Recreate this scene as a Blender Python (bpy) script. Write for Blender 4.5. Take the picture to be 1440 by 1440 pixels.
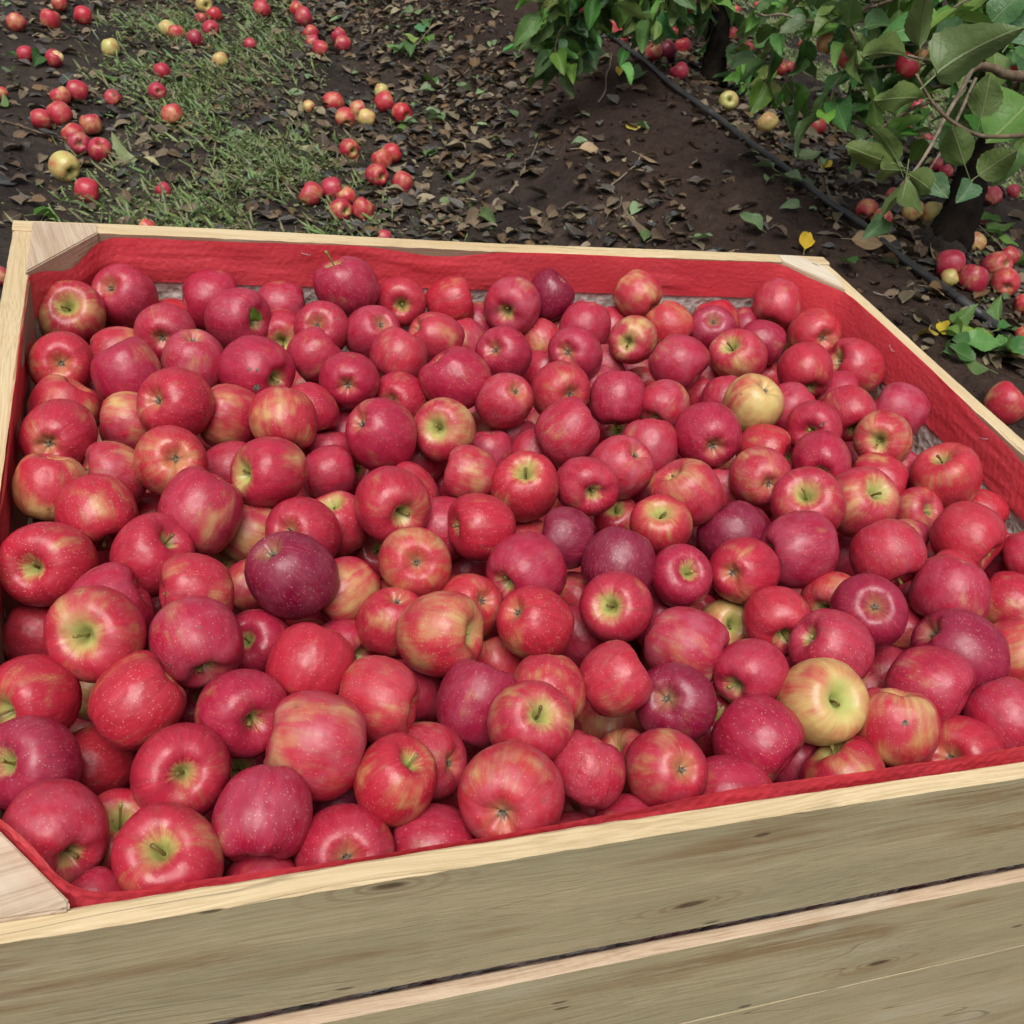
import bpy, bmesh, math, random
import numpy as np
from mathutils import Vector, Matrix, Quaternion

random.seed(7)
RNG = np.random.default_rng(11)
scene = bpy.context.scene
for o in list(bpy.data.objects):
    bpy.data.objects.remove(o)
COL = scene.collection

# ------------------------------------------------------------------ camera, sky, sun, exposure
CAM = Vector((0.1518, -0.361, 0.5984))
ROT = Matrix(((0.9440088, -0.2808710, 0.1730860),
              (-0.0422274, -0.6231782, -0.7809390),
              (0.3272066, 0.7299044, -0.6001462)))      # rows: right, down, forward
FPX = 1450.0
cd = bpy.data.cameras.new('camera')
cam = bpy.data.objects.new('camera', cd)
COL.objects.link(cam)
m = Matrix((ROT[0], -Vector(ROT[1]), -Vector(ROT[2]))).transposed().to_4x4()
m.translation = CAM
cam.matrix_world = m
cd.sensor_width = 36.0
cd.lens = FPX / 1440.0 * 36.0
cd.clip_start = 0.02
cd.clip_end = 2000.0
cd.dof.use_dof = True
cd.dof.focus_distance = 1.0
cd.dof.aperture_fstop = 22.0
scene.camera = cam
scene.cycles.max_bounces = 6
scene.cycles.diffuse_bounces = 3
scene.cycles.use_adaptive_sampling = True
scene.cycles.adaptive_threshold = 0.025
scene.cycles.transparent_max_bounces = 8

SUN_EL, SUN_AZ = math.radians(64), math.radians(215)     # azimuth clockwise from +Y
w = bpy.data.worlds.new('World')
scene.world = w
w.use_nodes = True
nt = w.node_tree
nt.nodes.clear()
sky = nt.nodes.new('ShaderNodeTexSky')
sky.sky_type = 'NISHITA'
sky.sun_disc = False
sky.sun_elevation = SUN_EL
sky.sun_rotation = SUN_AZ
sky.air_density = 1.0
sky.dust_density = 4.0
sky.ozone_density = 1.0
hs = nt.nodes.new('ShaderNodeHueSaturation')             # overcast: the cloud takes the blue out
hs.inputs['Saturation'].default_value = 0.22
bgn = nt.nodes.new('ShaderNodeBackground')
bgn.inputs['Strength'].default_value = 0.05
wo = nt.nodes.new('ShaderNodeOutputWorld')
nt.links.new(sky.outputs[0], hs.inputs['Color'])
nt.links.new(hs.outputs[0], bgn.inputs[0])
nt.links.new(bgn.outputs[0], wo.inputs[0])
sl = bpy.data.lights.new('sun', 'SUN')
sl.energy = 1.5
sl.angle = math.radians(42)
sl.color = (1.0, 0.96, 0.9)
sun = bpy.data.objects.new('sun', sl)
COL.objects.link(sun)
sd = Vector((math.sin(SUN_AZ) * math.cos(SUN_EL), math.cos(SUN_AZ) * math.cos(SUN_EL), math.sin(SUN_EL)))
sun.rotation_euler = (-sd).to_track_quat('-Z', 'Y').to_euler()
sun.location = sd * 30
vs = scene.view_settings
vs.view_transform = 'Standard'
vs.look = 'None'
vs.gamma = 1.0
vs.exposure = 1.2
vs.use_curve_mapping = False

# ------------------------------------------------------------------ helpers
def ray(px, py):
    q = Vector(((px - 720) / FPX, (py - 720) / FPX, 1.0))
    return ROT.transposed() @ q

def at(px, py, t):
    return CAM + ray(px, py) * t

def obj(name, me, mat=None, parent=None, loc=None):
    o = bpy.data.objects.new(name, me)
    COL.objects.link(o)
    if mat is not None and not me.materials:
        for mm in (mat if isinstance(mat, (list, tuple)) else [mat]):
            me.materials.append(mm)
    if parent is not None:
        o.parent = parent
    if loc is not None:
        o.location = loc
    return o

def tag(o, label=None, cat=None, group=None, kind=None):
    if label: o['label'] = label
    if cat: o['category'] = cat
    if group: o['group'] = group
    if kind: o['kind'] = kind
    return o

def empty(name, loc=(0, 0, 0)):
    o = bpy.data.objects.new(name, None)
    COL.objects.link(o)
    o.location = loc
    o.empty_display_size = 0.05
    return o

def mesh(name, v, f, smooth=True):
    me = bpy.data.meshes.new(name)
    me.from_pydata([tuple(p) for p in v], [], [tuple(q) for q in f])
    if smooth:
        me.polygons.foreach_set('use_smooth', [True] * len(me.polygons))
    me.update()
    return me

def vattr(me, name, arr):
    a = me.attributes.new(name, 'FLOAT_VECTOR', 'POINT')
    a.data.foreach_set('vector', np.asarray(arr, np.float32).ravel())

def tube(pts, rad, n=8, cap=True, wob=0.0, rng=random):
    pts = [Vector(p) for p in pts]
    V, F = [], []
    up = None
    for i, p in enumerate(pts):
        d = (pts[min(i + 1, len(pts) - 1)] - pts[max(i - 1, 0)]).normalized()
        if up is None:
            up = d.orthogonal().normalized()
        up = (up - d * up.dot(d)).normalized()
        b = d.cross(up)
        r = rad[i] if isinstance(rad, (list, tuple)) else rad
        for k in range(n):
            a = 2 * math.pi * k / n
            rr = r * (1 + wob * (rng.random() - .5))
            V.append(p + (up * math.cos(a) + b * math.sin(a)) * rr)
    for i in range(len(pts) - 1):
        for k in range(n):
            F.append((i * n + k, i * n + (k + 1) % n, (i + 1) * n + (k + 1) % n, (i + 1) * n + k))
    if cap:
        F.append(tuple(range(n - 1, -1, -1)))
        F.append(tuple((len(pts) - 1) * n + k for k in range(n)))
    return V, F

def smooth_path(P, n=5):
    P = [Vector(p) for p in P]
    out = []
    for i in range(len(P) - 1):
        a, b, c, d = P[max(i - 1, 0)], P[i], P[i + 1], P[min(i + 2, len(P) - 1)]
        for k in range(n):
            t = k / n
            out.append(0.5 * ((2 * b) + (c - a) * t + (2 * a - 5 * b + 4 * c - d) * t * t + (3 * b - a - 3 * c + d) * t ** 3))
    out.append(P[-1])
    return out

_perm = RNG.random((257, 257))
def vnoise(x, y):
    """smooth value noise, arrays in, about -1..1 out"""
    x = np.asarray(x, float); y = np.asarray(y, float)
    xi = np.floor(x).astype(int); yi = np.floor(y).astype(int)
    fx = x - xi; fy = y - yi
    fx = fx * fx * (3 - 2 * fx); fy = fy * fy * (3 - 2 * fy)
    g = lambda a, b: _perm[a % 256, b % 256]
    v = (g(xi, yi) * (1 - fx) + g(xi + 1, yi) * fx) * (1 - fy) + (g(xi, yi + 1) * (1 - fx) + g(xi + 1, yi + 1) * fx) * fy
    return v * 2 - 1

def sstep(a, b, x):
    t = np.clip((np.asarray(x, float) - a) / (b - a), 0, 1)
    return t * t * (3 - 2 * t)

# ------------------------------------------------------------------ node helper
class N:
    def __init__(s, name):
        s.mat = bpy.data.materials.new(name)
        s.mat.use_nodes = True
        s.t = s.mat.node_tree
        s.t.nodes.clear()
        s.out = s.t.nodes.new('ShaderNodeOutputMaterial')
    def node(s, typ, **kw):
        n = s.t.nodes.new(typ)
        for k, v in kw.items(): setattr(n, k, v)
        return n
    def put(s, sock, v):
        if isinstance(v, bpy.types.NodeSocket): s.t.links.new(v, sock)
        elif v is not None:
            if sock.type == 'RGBA' and len(v) == 3: v = (*v, 1)
            sock.default_value = v
    def math(s, op, a, b=None, c=None, clamp=False):
        n = s.node('ShaderNodeMath', operation=op, use_clamp=clamp)
        for i, v in enumerate((a, b, c)):
            if v is not None: s.put(n.inputs[i], v)
        return n.outputs[0]
    def vmath(s, op, a, b=None, out=0):
        n = s.node('ShaderNodeVectorMath', operation=op)
        s.put(n.inputs[0], a)
        if b is not None: s.put(n.inputs['Scale' if op == 'SCALE' else 1], b)
        return n.outputs[out]
    def mix(s, f, a, b, mode='MIX'):
        n = s.node('ShaderNodeMix', data_type='RGBA', blend_type=mode)
        s.put(n.inputs[0], f); s.put(n.inputs[6], a); s.put(n.inputs[7], b)
        return n.outputs[2]
    def ramp(s, v, lo, hi, a=0.0, b=1.0, smooth=True):
        n = s.node('ShaderNodeMapRange', interpolation_type='SMOOTHSTEP' if smooth else 'LINEAR')
        s.put(n.inputs[0], v)
        for i, q in zip((1, 2, 3, 4), (lo, hi, a, b)): s.put(n.inputs[i], q)
        return n.outputs[0]
    def noise(s, vec, scale=5., detail=2., rough=.5, dist=0., col=False):
        n = s.node('ShaderNodeTexNoise')
        s.put(n.inputs['Vector'], vec); s.put(n.inputs['Scale'], scale); s.put(n.inputs['Detail'], detail)
        s.put(n.inputs['Roughness'], rough); s.put(n.inputs['Distortion'], dist)
        return n.outputs[1 if col else 0]
    def voro(s, vec, scale=5., out=0, feature='F1', rnd=1.):
        n = s.node('ShaderNodeTexVoronoi', feature=feature)
        s.put(n.inputs['Vector'], vec); s.put(n.inputs['Scale'], scale); s.put(n.inputs['Randomness'], rnd)
        return n.outputs[out]
    def voro2(s, vec, scale=5., dims='3D'):
        n = s.node('ShaderNodeTexVoronoi', feature='F1', voronoi_dimensions=dims)
        s.put(n.inputs['Vector'], vec); s.put(n.inputs['Scale'], scale)
        return n.outputs[0], n.outputs[1]
    def sep(s, v):
        n = s.node('ShaderNodeSeparateXYZ'); s.put(n.inputs[0], v); return n.outputs
    def comb(s, x, y, z):
        n = s.node('ShaderNodeCombineXYZ')
        for i, v in enumerate((x, y, z)): s.put(n.inputs[i], v)
        return n.outputs[0]
    def attr(s, name, typ='GEOMETRY'):
        return s.node('ShaderNodeAttribute', attribute_name=name, attribute_type=typ).outputs['Vector']
    def coord(s, which='Object'):
        return s.node('ShaderNodeTexCoord').outputs[which]
    def scale(s, v, xyz):
        return s.vmath('MULTIPLY', v, xyz)
    def bump(s, h, strength=.3, dist=.01, normal=None):
        n = s.node('ShaderNodeBump')
        s.put(n.inputs['Height'], h); n.inputs['Strength'].default_value = strength; n.inputs['Distance'].default_value = dist
        if normal is not None: s.put(n.inputs['Normal'], normal)
        return n.outputs[0]
    def bsdf(s, base, rough=.5, spec=.5, normal=None, **kw):
        n = s.node('ShaderNodeBsdfPrincipled')
        s.put(n.inputs['Base Color'], base); s.put(n.inputs['Roughness'], rough); s.put(n.inputs['Specular IOR Level'], spec)
        if normal is not None: s.put(n.inputs['Normal'], normal)
        for k, v in kw.items(): s.put(n.inputs[k], v)
        return n.outputs[0]
    def mixsh(s, f, a, b):
        n = s.node('ShaderNodeMixShader'); s.put(n.inputs[0], f); s.put(n.inputs[1], a); s.put(n.inputs[2], b); return n.outputs[0]
    def done(s, sh):
        s.t.links.new(sh, s.out.inputs[0]); return s.mat

# ------------------------------------------------------------------ materials
def apple_material(name, typ):
    n = N(name)
    lp = n.attr('lp')
    T = n.sep(n.attr('tint', typ))        # blush, hue, seed
    T2 = n.sep(n.attr('wax', typ))        # bloom, ring, speckle
    x, y, z = n.sep(lp)[0:3]
    off = n.comb(n.math('MULTIPLY', T[2], 37.), n.math('MULTIPLY', T[2], 91.), n.math('MULTIPLY', T[2], 53.))
    rho = n.math('SQRT', n.math('ADD', n.math('ADD', n.math('MULTIPLY', x, x), n.math('MULTIPLY', y, y)), 1e-5))
    ux, uy = n.math('DIVIDE', x, rho), n.math('DIVIDE', y, rho)
    sv = n.vmath('ADD', n.comb(n.math('MULTIPLY', ux, 1.0), n.math('MULTIPLY', uy, 1.0), n.math('MULTIPLY', z, .22)), off)
    streak = n.noise(sv, 5.5, 5, .62)
    fine = n.noise(sv, 17, 3, .6)
    low = n.noise(n.vmath('ADD', lp, off), .95, 2, .5)
    mid = n.noise(n.vmath('ADD', lp, off), 3.2, 4, .6)
    up = n.ramp(z, .05, .45)
    # stem end: pale green bowl with rays running out of it
    rr = n.math('ADD', rho, n.math('ADD', n.math('MULTIPLY', n.math('SUBTRACT', .5, streak), .36), n.math('MULTIPLY', n.math('SUBTRACT', .5, mid), .42)))
    bowl = n.math('MULTIPLY', up, n.ramp(rr, n.math('ADD', .20, n.math('MULTIPLY', T2[1], .55)), n.math('ADD', .04, n.math('MULTIPLY', T2[1], .08))))
    down = n.math('MULTIPLY', n.ramp(z, -.35, -.75), n.ramp(rr, .45, .1))
    a = n.math('ADD', T[0], n.math('MULTIPLY', n.math('SUBTRACT', low, .5), 2.0))
    a = n.math('ADD', a, n.math('MULTIPLY', n.math('SUBTRACT', streak, .5), .95))
    a = n.math('ADD', a, n.math('MULTIPLY', n.math('SUBTRACT', mid, .5), .5))
    a = n.ramp(a, -.14, .94)
    a = n.math('MULTIPLY', a, n.math('SUBTRACT', 1., n.math('MULTIPLY', bowl, .97)))
    a = n.math('MULTIPLY', a, n.math('SUBTRACT', 1., n.math('MULTIPLY', down, .25)))
    yel = n.mix(n.math('MULTIPLY', n.ramp(mid, .3, .7), .7), (.52, .36, .13), (.52, .45, .17))
    yel = n.mix(n.math('MAXIMUM', n.math('MULTIPLY', bowl, .8), n.ramp(T[0], .3, .1, 0., .55)), yel, (.36, .42, .12))
    yel = n.mix(n.math('MULTIPLY', n.math('MULTIPLY', n.ramp(rho, .24, .06), up), .6), yel, (.13, .15, .03))
    red = n.mix(T[1], (.43, .020, .030), (.30, .006, .042))
    red = n.mix(n.ramp(T[1], .7, 1.), red, (.175, .005, .030))
    red = n.mix(n.math('MULTIPLY', n.ramp(streak, .62, .36), .5), red, n.mix(.5, red, (.11, .002, .008)))
    red = n.mix(n.math('MULTIPLY', n.ramp(fine, .5, .75), .24), red, (.60, .09, .08))
    base = n.mix(a, yel, red)
    # waxy bloom
    bl = n.math('MULTIPLY', n.math('MULTIPLY', T2[0], n.ramp(n.noise(n.vmath('ADD', lp, off), 2.1, 3, .55), .32, .72)), .34)
    base = n.mix(bl, base, (.44, .17, .23))
    # lenticels, russet flecks, small bruises
    vv = n.vmath('ADD', lp, off)
    vd, vc = n.voro2(vv, 15.)
    keep = n.math('GREATER_THAN', n.sep(vc)[0], .35)
    siz = n.math('MULTIPLY', n.sep(vc)[1], .13)
    dots = n.math('MULTIPLY', keep, n.ramp(vd, n.math('ADD', siz, .19), n.math('ADD', siz, .05)))
    base = n.mix(n.math('MULTIPLY', dots, n.math('MULTIPLY', T2[2], .38)), base, (.72, .44, .36))
    vd2, vc2 = n.voro2(vv, 2.3)
    br = n.math('MULTIPLY', n.math('GREATER_THAN', n.sep(vc2)[0], .79), n.ramp(n.math('ADD', vd2, n.math('MULTIPLY', n.math('SUBTRACT', fine, .5), .25)), .15, .06))
    base = n.mix(n.math('MULTIPLY', br, .65), base, (.16, .07, .045))
    pit = n.math('MULTIPLY', n.ramp(z, -.4, -.6), n.ramp(rho, .22, .08))
    base = n.mix(n.math('MULTIPLY', pit, .6), base, (.22, .16, .08))
    h = n.math('ADD', n.math('MULTIPLY', n.noise(vv, 2.2, 2, .4), 1.), n.math('ADD', n.math('MULTIPLY', n.noise(vv, 40., 2, .5), .035), n.math('MULTIPLY', dots, -.012)))
    ro = n.math('ADD', .28, n.math('MULTIPLY', n.ramp(n.noise(vv, 3., 3, .6), .3, .7), .16))
    ro = n.math('ADD', ro, n.math('MULTIPLY', T2[0], .10))
    return n.done(n.bsdf(base, ro, .45, n.bump(h, .30, .006)))

M_APPLE = apple_material('apple_skin', 'OBJECT')
M_APPLE_MASS = apple_material('apple_skin_mass', 'GEOMETRY')

def simple(name, c1, c2, sc=20., rough=.6, bump=.3, bd=.003, spec=.3, coord='Object', stretch=(1, 1, 1)):
    n = N(name)
    v = n.scale(n.coord(coord), stretch)
    f = n.noise(v, sc, 4, .6)
    return n.done(n.bsdf(n.mix(n.ramp(f, .3, .7), c1, c2), rough, spec, n.bump(n.noise(v, sc * 2, 4, .6), bump, bd)))

M_STEM = simple('apple_stem', (.22, .17, .05), (.10, .055, .02), 6., .6, .3, .02)
M_STEM_G = simple('apple_stem_green', (.30, .28, .07), (.20, .15, .04), 6., .55, .3, .02)
M_CALYX = simple('dried_calyx', (.20, .17, .13), (.07, .055, .042), 9., .85, .4, .02)
M_FLESH = simple('bitten_flesh', (.75, .62, .36), (.55, .36, .15), 5., .6, .4, .02)

def wood_material(name, c_light, c_dark, c_stain, grain=1.0, saw=0.0, knots=1.0, stain=.6):
    n = N(name)
    oi = n.node('ShaderNodeObjectInfo')
    rv = n.comb(n.math('MULTIPLY', oi.outputs['Random'], 31.), n.math('MULTIPLY', oi.outputs['Random'], 17.), n.math('MULTIPLY', oi.outputs['Random'], 7.))
    p = n.vmath('ADD', n.coord('Object'), rv)
    warp = n.noise(n.scale(p, (1.2, 5, 5)), 1.6, 2, .5, col=True)
    pw = n.vmath('ADD', p, n.scale(n.vmath('SUBTRACT', warp, (.5, .5, .5)), (.0, .05, .05)))
    # knots: stretched cells, a few of them
    pq = n.sep(pw)
    kv = n.comb(n.math('MULTIPLY', pq[0], 2.8), n.math('MULTIPLY', n.math('ADD', pq[2], pq[1]), 9.5), 0.)
    kd, kc = n.voro2(kv, 1.0, '2D'); kc = n.sep(kc)
    kon = n.math('GREATER_THAN', kc[0], .60)
    kdist = n.math('ADD', kd, n.math('MULTIPLY', n.math('SUBTRACT', n.noise(kv, 5., 2, .5), .5), .05))
    kin = n.math('MULTIPLY', n.math('MULTIPLY', kon, n.ramp(kdist, .055, .02)), knots)
    khalo = n.math('MULTIPLY', n.math('MULTIPLY', kon, n.ramp(kdist, .26, .04)), knots)
    rings = n.math('SINE', n.math('MULTIPLY', kdist, 120.))
    g1 = n.noise(n.scale(pw, (1.0, 26, 26)), 3.2, 5, .65)
    g2 = n.noise(n.scale(pw, (3.0, 250, 250)), 2.8, 3, .6)
    fl = n.noise(n.scale(pw, (1.6, 7, 7)), 1.7, 3, .55)
    base = n.mix(n.math('ADD', n.math('MULTIPLY', n.ramp(g1, .3, .7), .45), n.math('MULTIPLY', n.ramp(n.noise(n.scale(pw, (1.3, 6, 6)), 2.3, 3, .5), .3, .7), .55)), c_dark, c_light)
    base = n.mix(n.math('MULTIPLY', n.ramp(g2, .40, .68), .36 * grain), base, c_dark, 'MULTIPLY')
    st = n.math('MULTIPLY', n.math('MULTIPLY', n.ramp(fl, .50, .66), n.ramp(g1, .40, .60)), stain)
    base = n.mix(st, base, c_stain)
    base = n.mix(n.math('MULTIPLY', khalo, n.ramp(rings, .2, 1., .1, .55)), base, c_stain)
    base = n.mix(n.math('MULTIPLY', kin, .85), base, (.07, .035, .017))
    mot = n.noise(p, 85., 5, .65)
    base = n.mix(n.ramp(mot, .35, .7, 0., .30), base, n.mix(.5, base, c_dark))
    pale_ = n.math('MULTIPLY', n.ramp(n.noise(n.scale(p, (2.2, 9, 9)), 2.0, 4, .6), .56, .74), .40)
    base = n.mix(pale_, base, (.60, .55, .44))
    # pencil-thin cracks and small nicks
    cr = n.ramp(n.math('ABSOLUTE', n.math('SUBTRACT', n.noise(n.scale(pw, (.35, 9, 9)), 2.2, 1, .4), .5)), .0035, .0)
    base = n.mix(n.math('MULTIPLY', cr, .45), base, (.09, .065, .04))
    nk, nc = n.voro2(n.comb(n.math('MULTIPLY', pq[0], 10.), n.math('MULTIPLY', n.math('ADD', pq[2], pq[1]), 34.), 0.), 1.0, '2D'); nc = n.sep(nc)
    nick = n.math('MULTIPLY', n.math('GREATER_THAN', nc[0], .90), n.ramp(nk, .10, .04))
    base = n.mix(n.math('MULTIPLY', nick, .7), base, (.06, .04, .025))
    h = n.math('ADD', n.math('MULTIPLY', g1, .4), n.math('ADD', n.math('MULTIPLY', g2, .45), n.math('MULTIPLY', mot, .5)))
    h = n.math('SUBTRACT', h, n.math('MULTIPLY', cr, .6))
    h = n.math('SUBTRACT', h, n.math('MULTIPLY', nick, .5))
    if saw:
        px = n.sep(pw)
        sx = n.math('SINE', n.math('ADD', n.math('MULTIPLY', px[0], 620.), n.math('MULTIPLY', n.math('ADD', px[1], px[2]), 340.)))
        sy = n.math('SINE', n.math('MULTIPLY', n.math('ADD', px[2], n.math('MULTIPLY', px[0], .02)), 900.))
        sm = n.ramp(n.noise(n.scale(p, (2, 5, 5)), 1.2, 2, .5), .42, .62)
        h = n.math('ADD', h, n.math('MULTIPLY', n.math('MULTIPLY', n.math('ADD', sx, sy), sm), .16 * saw))
    return n.done(n.bsdf(base, n.ramp(g1, .2, .8, .75, .58), .3, n.bump(h, .45, .0014)))

M_WOOD_FACE = wood_material('treated_pine_face', (.50, .415, .25), (.37, .32, .195), (.24, .14, .065), 1.0, .35, 1.0, .8)
M_WOOD_LOW = wood_material('treated_pine_sawn', (.52, .43, .26), (.40, .34, .21), (.21, .125, .06), 1.0, 1.0, 1.0, .5)
M_WOOD_TOP = wood_material('pale_sawn_edge', (.63, .51, .32), (.50, .39, .23), (.42, .27, .12), 1.2, .5, .25, .35)
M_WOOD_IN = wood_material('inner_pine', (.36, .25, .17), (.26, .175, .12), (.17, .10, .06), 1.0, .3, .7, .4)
M_WOOD_POST = wood_material('corner_block_pine', (.53, .41, .29), (.42, .30, .20), (.28, .16, .09), 1.3, .8, .9, .4)
M_WOOD_POSTW = wood_material('corner_block_bleached', (.66, .60, .50), (.54, .46, .36), (.34, .24, .16), 1.3, .4, .4, .3)
M_WOOD_POSTT = wood_material('corner_block_tan', (.55, .45, .34), (.43, .33, .24), (.26, .16, .10), 1.4, .6, .8, .5)

def red_liner():
    n = N('red_bubble_film')
    p = n.coord('Object')
    wr = n.math('ADD', n.math('MULTIPLY', n.noise(n.scale(p, (7, 7, 38)), 2.4, 5, .7), .6), n.math('MULTIPLY', n.noise(n.scale(p, (30, 30, 9)), 2.0, 3, .6, 1.2), .4))
    f = n.noise(p, 9., 3, .6)
    base = n.mix(n.ramp(f, .3, .7), (.82, .090, .115), (.76, .066, .088))
    base = n.mix(n.math('MULTIPLY', n.ramp(wr, .58, .68), .22), base, (.85, .30, .32))
    h = n.math('ADD', wr, n.math('MULTIPLY', n.voro(p, 150.), .3))
    pr = n.bsdf(base, .27, .55, n.bump(h, .5, .004))
    tl = n.node('ShaderNodeBsdfTranslucent'); n.put(tl.inputs[0], (.8, .05, .07))
    tr = n.node('ShaderNodeBsdfTransparent'); n.put(tr.inputs[0], (.9, .16, .19))
    return n.done(n.mixsh(.16, n.mixsh(.25, pr, tl.outputs[0]), tr.outputs[0]))
M_RED = red_liner()

M_STAPLE = simple('staple_wire', (.35, .30, .30), (.25, .21, .21), 50., .35, .1, .001, .6)

def clear_liner():
    n = N('clear_bubble_film')
    p = n.coord('Object')
    wr = n.noise(n.scale(p, (6, 6, 14)), 4., 4, .65)
    vd = n.voro(p, 95.)
    h = n.math('ADD', n.math('MULTIPLY', wr, 1.2), n.math('MULTIPLY', vd, .9))
    pr = n.bsdf((.80, .72, .69), .15, .6, n.bump(h, .8, .005))
    tr = n.node('ShaderNodeBsdfTransparent'); n.put(tr.inputs[0], (.93, .92, .91))
    f = n.ramp(n.noise(p, 40., 3, .6), .3, .75, .34, .60)
    return n.done(n.mixsh(f, tr.outputs[0], pr))
M_CLEAR = clear_liner()

def soil_material():
    n = N('red_clay_soil')
    p = n.coord('Object')
    a = n.noise(p, 2.2, 5, .6); b = n.noise(p, 22., 5, .65); c = n.noise(p, 110., 3, .6)
    x = n.sep(p)[0]
    bank = n.math('MULTIPLY', n.ramp(x, 1.1, 1.7), n.ramp(x, 2.7, 2.2))
    mud = n.mix(n.ramp(a, .35, .65), (.022, .017, .0145), (.050, .038, .031))
    clay = n.mix(n.ramp(a, .35, .65), (.030, .0185, .0145), (.050, .031, .024))
    base = n.mix(bank, mud, clay)
    base = n.mix(n.math('MULTIPLY', n.ramp(b, .5, .75), .4), base, (.075, .052, .040))
    base = n.mix(n.math('MULTIPLY', n.ramp(c, .62, .72), .22), base, (.12, .09, .07))
    base = n.mix(n.math('MULTIPLY', n.ramp(b, .48, .28), .7), base, (.010, .007, .006))
    ro = n.ramp(n.noise(p, 5., 4, .6), .35, .65, .45, .9)
    h = n.math('ADD', n.math('MULTIPLY', b, 1.0), n.math('MULTIPLY', c, .35))
    return n.done(n.bsdf(base, ro, .12, n.bump(h, 1.0, .025)))
M_SOIL = soil_material()

def leaf_material(name, typ, transl=.25, rough=.45, under=(.20, .27, .08), uf=.30):
    """colour comes with each leaf ('lc'), its paler underside is the back of the sheet"""
    n = N(name)
    col = n.attr('lc', typ)
    uv = n.attr('lp')
    s = n.sep(uv)
    vein = n.math('SINE', n.math('ADD', n.math('MULTIPLY', s[1], 46.), n.math('MULTIPLY', n.math('ABSOLUTE', s[0]), -55.)))
    midrib = n.ramp(n.math('ABSOLUTE', s[0]), .022, .006)
    v = n.math('MAXIMUM', n.math('MULTIPLY', n.ramp(vein, .93, 1.), .35), n.math('MULTIPLY', midrib, .8))
    mott = n.noise(n.coord('Object'), 60. if typ == 'GEOMETRY' else 7., 3, .6)
    col = n.mix(n.ramp(mott, .3, .75, 0., .35), col, n.mix(.6, col, (.03, .025, .012)))
    pale = n.mix(uf, col, under)
    bf = n.node('ShaderNodeNewGeometry').outputs['Backfacing']
    c = n.mix(n.math('MULTIPLY', bf, .85), col, pale)
    c = n.mix(n.math('MULTIPLY', v, .45), c, n.mix(.5, c, (.55, .58, .34)))
    h = n.math('SUBTRACT', n.math('MULTIPLY', mott, .3), v)
    pr = n.bsdf(c, rough, .28, n.bump(h, .4, .004 if typ == 'GEOMETRY' else .02))
    tl = n.node('ShaderNodeBsdfTranslucent'); n.put(tl.inputs[0], c)
    return n.done(n.mixsh(transl, pr, tl.outputs[0]))
M_LEAF = leaf_material('leaf_blade', 'OBJECT', .25, .36)
M_LEAF_MASS = leaf_material('leaf_mass', 'GEOMETRY')
M_DEAD = leaf_material('dead_leaf', 'OBJECT', .06, .42, (.16, .12, .085), .3)
M_DEAD_MASS = leaf_material('dead_leaf_mass', 'GEOMETRY', .06, .42, (.16, .12, .085), .3)
M_BARK = simple('apple_bark', (.018, .013, .010), (.006, .005, .0045), 30., .9, .9, .012, .08, stretch=(1, 1, .35))
M_BRANCH = simple('branch_bark', (.17, .12, .075), (.075, .05, .034), 40., .7, .6, .004)
M_TWIG = simple('grey_twig_bark', (.24, .19, .14), (.12, .09, .065), 60., .75, .5, .002)
M_PIPE = simple('black_polythene', (.022, .023, .025), (.045, .043, .042), 14., .42, .15, .002, .5)

# ------------------------------------------------------------------ ground
def ground_z(x, y):
    x = np.asarray(x, float); y = np.asarray(y, float)
    e = 0.10 * vnoise(y * 1.3 + 3, x * .2 + 9)
    mound = sstep(1.02, 1.88, x + e) * (1 - sstep(2.75, 3.6, x))
    mound2 = sstep(5.4, 6.0, x) * (1 - sstep(6.8, 7.5, x))
    z = -.705 + .365 * mound + .25 * mound2
    z = z + .020 * vnoise(x * 2.1, y * 2.1) + .010 * vnoise(x * 6.3 + 5, y * 6.3)
    rough = .45 + 1.5 * mound
    z = z + rough * (.0075 * vnoise(x * 15, y * 15 + 7) + .0045 * vnoise(x * 34 + 3, y * 34))
    # two soft wheel ruts in the track
    z = z - .02 * np.exp(-((x - .02) / .16) ** 2) - .015 * np.exp(-((x - 1.0) / .15) ** 2)
    return z

_gx = np.arange(-3, 10.001, .02); _gy = np.arange(-1, 12.001, .02)
_GT = ground_z(*np.meshgrid(_gx, _gy, indexing='ij')).tolist()
def gz(x, y):
    u = min(max((x + 3) / .02, 0), len(_gx) - 2.001); v = min(max((y + 1) / .02, 0), len(_gy) - 2.001)
    i, j = int(u), int(v); fu, fv = u - i, v - j
    a, b = _GT[i], _GT[i + 1]
    return (a[j] * (1 - fv) + a[j + 1] * fv) * (1 - fu) + (b[j] * (1 - fv) + b[j + 1] * fv) * fu

_pl = _perm.tolist()
def snoise(x, y):
    xi, yi = math.floor(x), math.floor(y)
    fx, fy = x - xi, y - yi
    fx = fx * fx * (3 - 2 * fx); fy = fy * fy * (3 - 2 * fy)
    a, b = _pl[xi % 256], _pl[(xi + 1) % 256]
    j, k = yi % 256, (yi + 1) % 256
    return 2 * ((a[j] * (1 - fx) + b[j] * fx) * (1 - fy) + (a[k] * (1 - fx) + b[k] * fx) * fy) - 1

def ground_hit(px, py, lift=0.0):
    d = ray(px, py)
    t = 0.9
    while t < 40:
        p = CAM + d * t
        if p.z - lift <= gz(p.x, p.y):
            lo, hi = t - .03, t
            for _ in range(12):
                mi = (lo + hi) / 2
                p = CAM + d * mi
                if p.z - lift <= gz(p.x, p.y): hi = mi
                else: lo = mi
            return hi, CAM + d * hi
        t += .03
    return 40, CAM + d * 40

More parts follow.
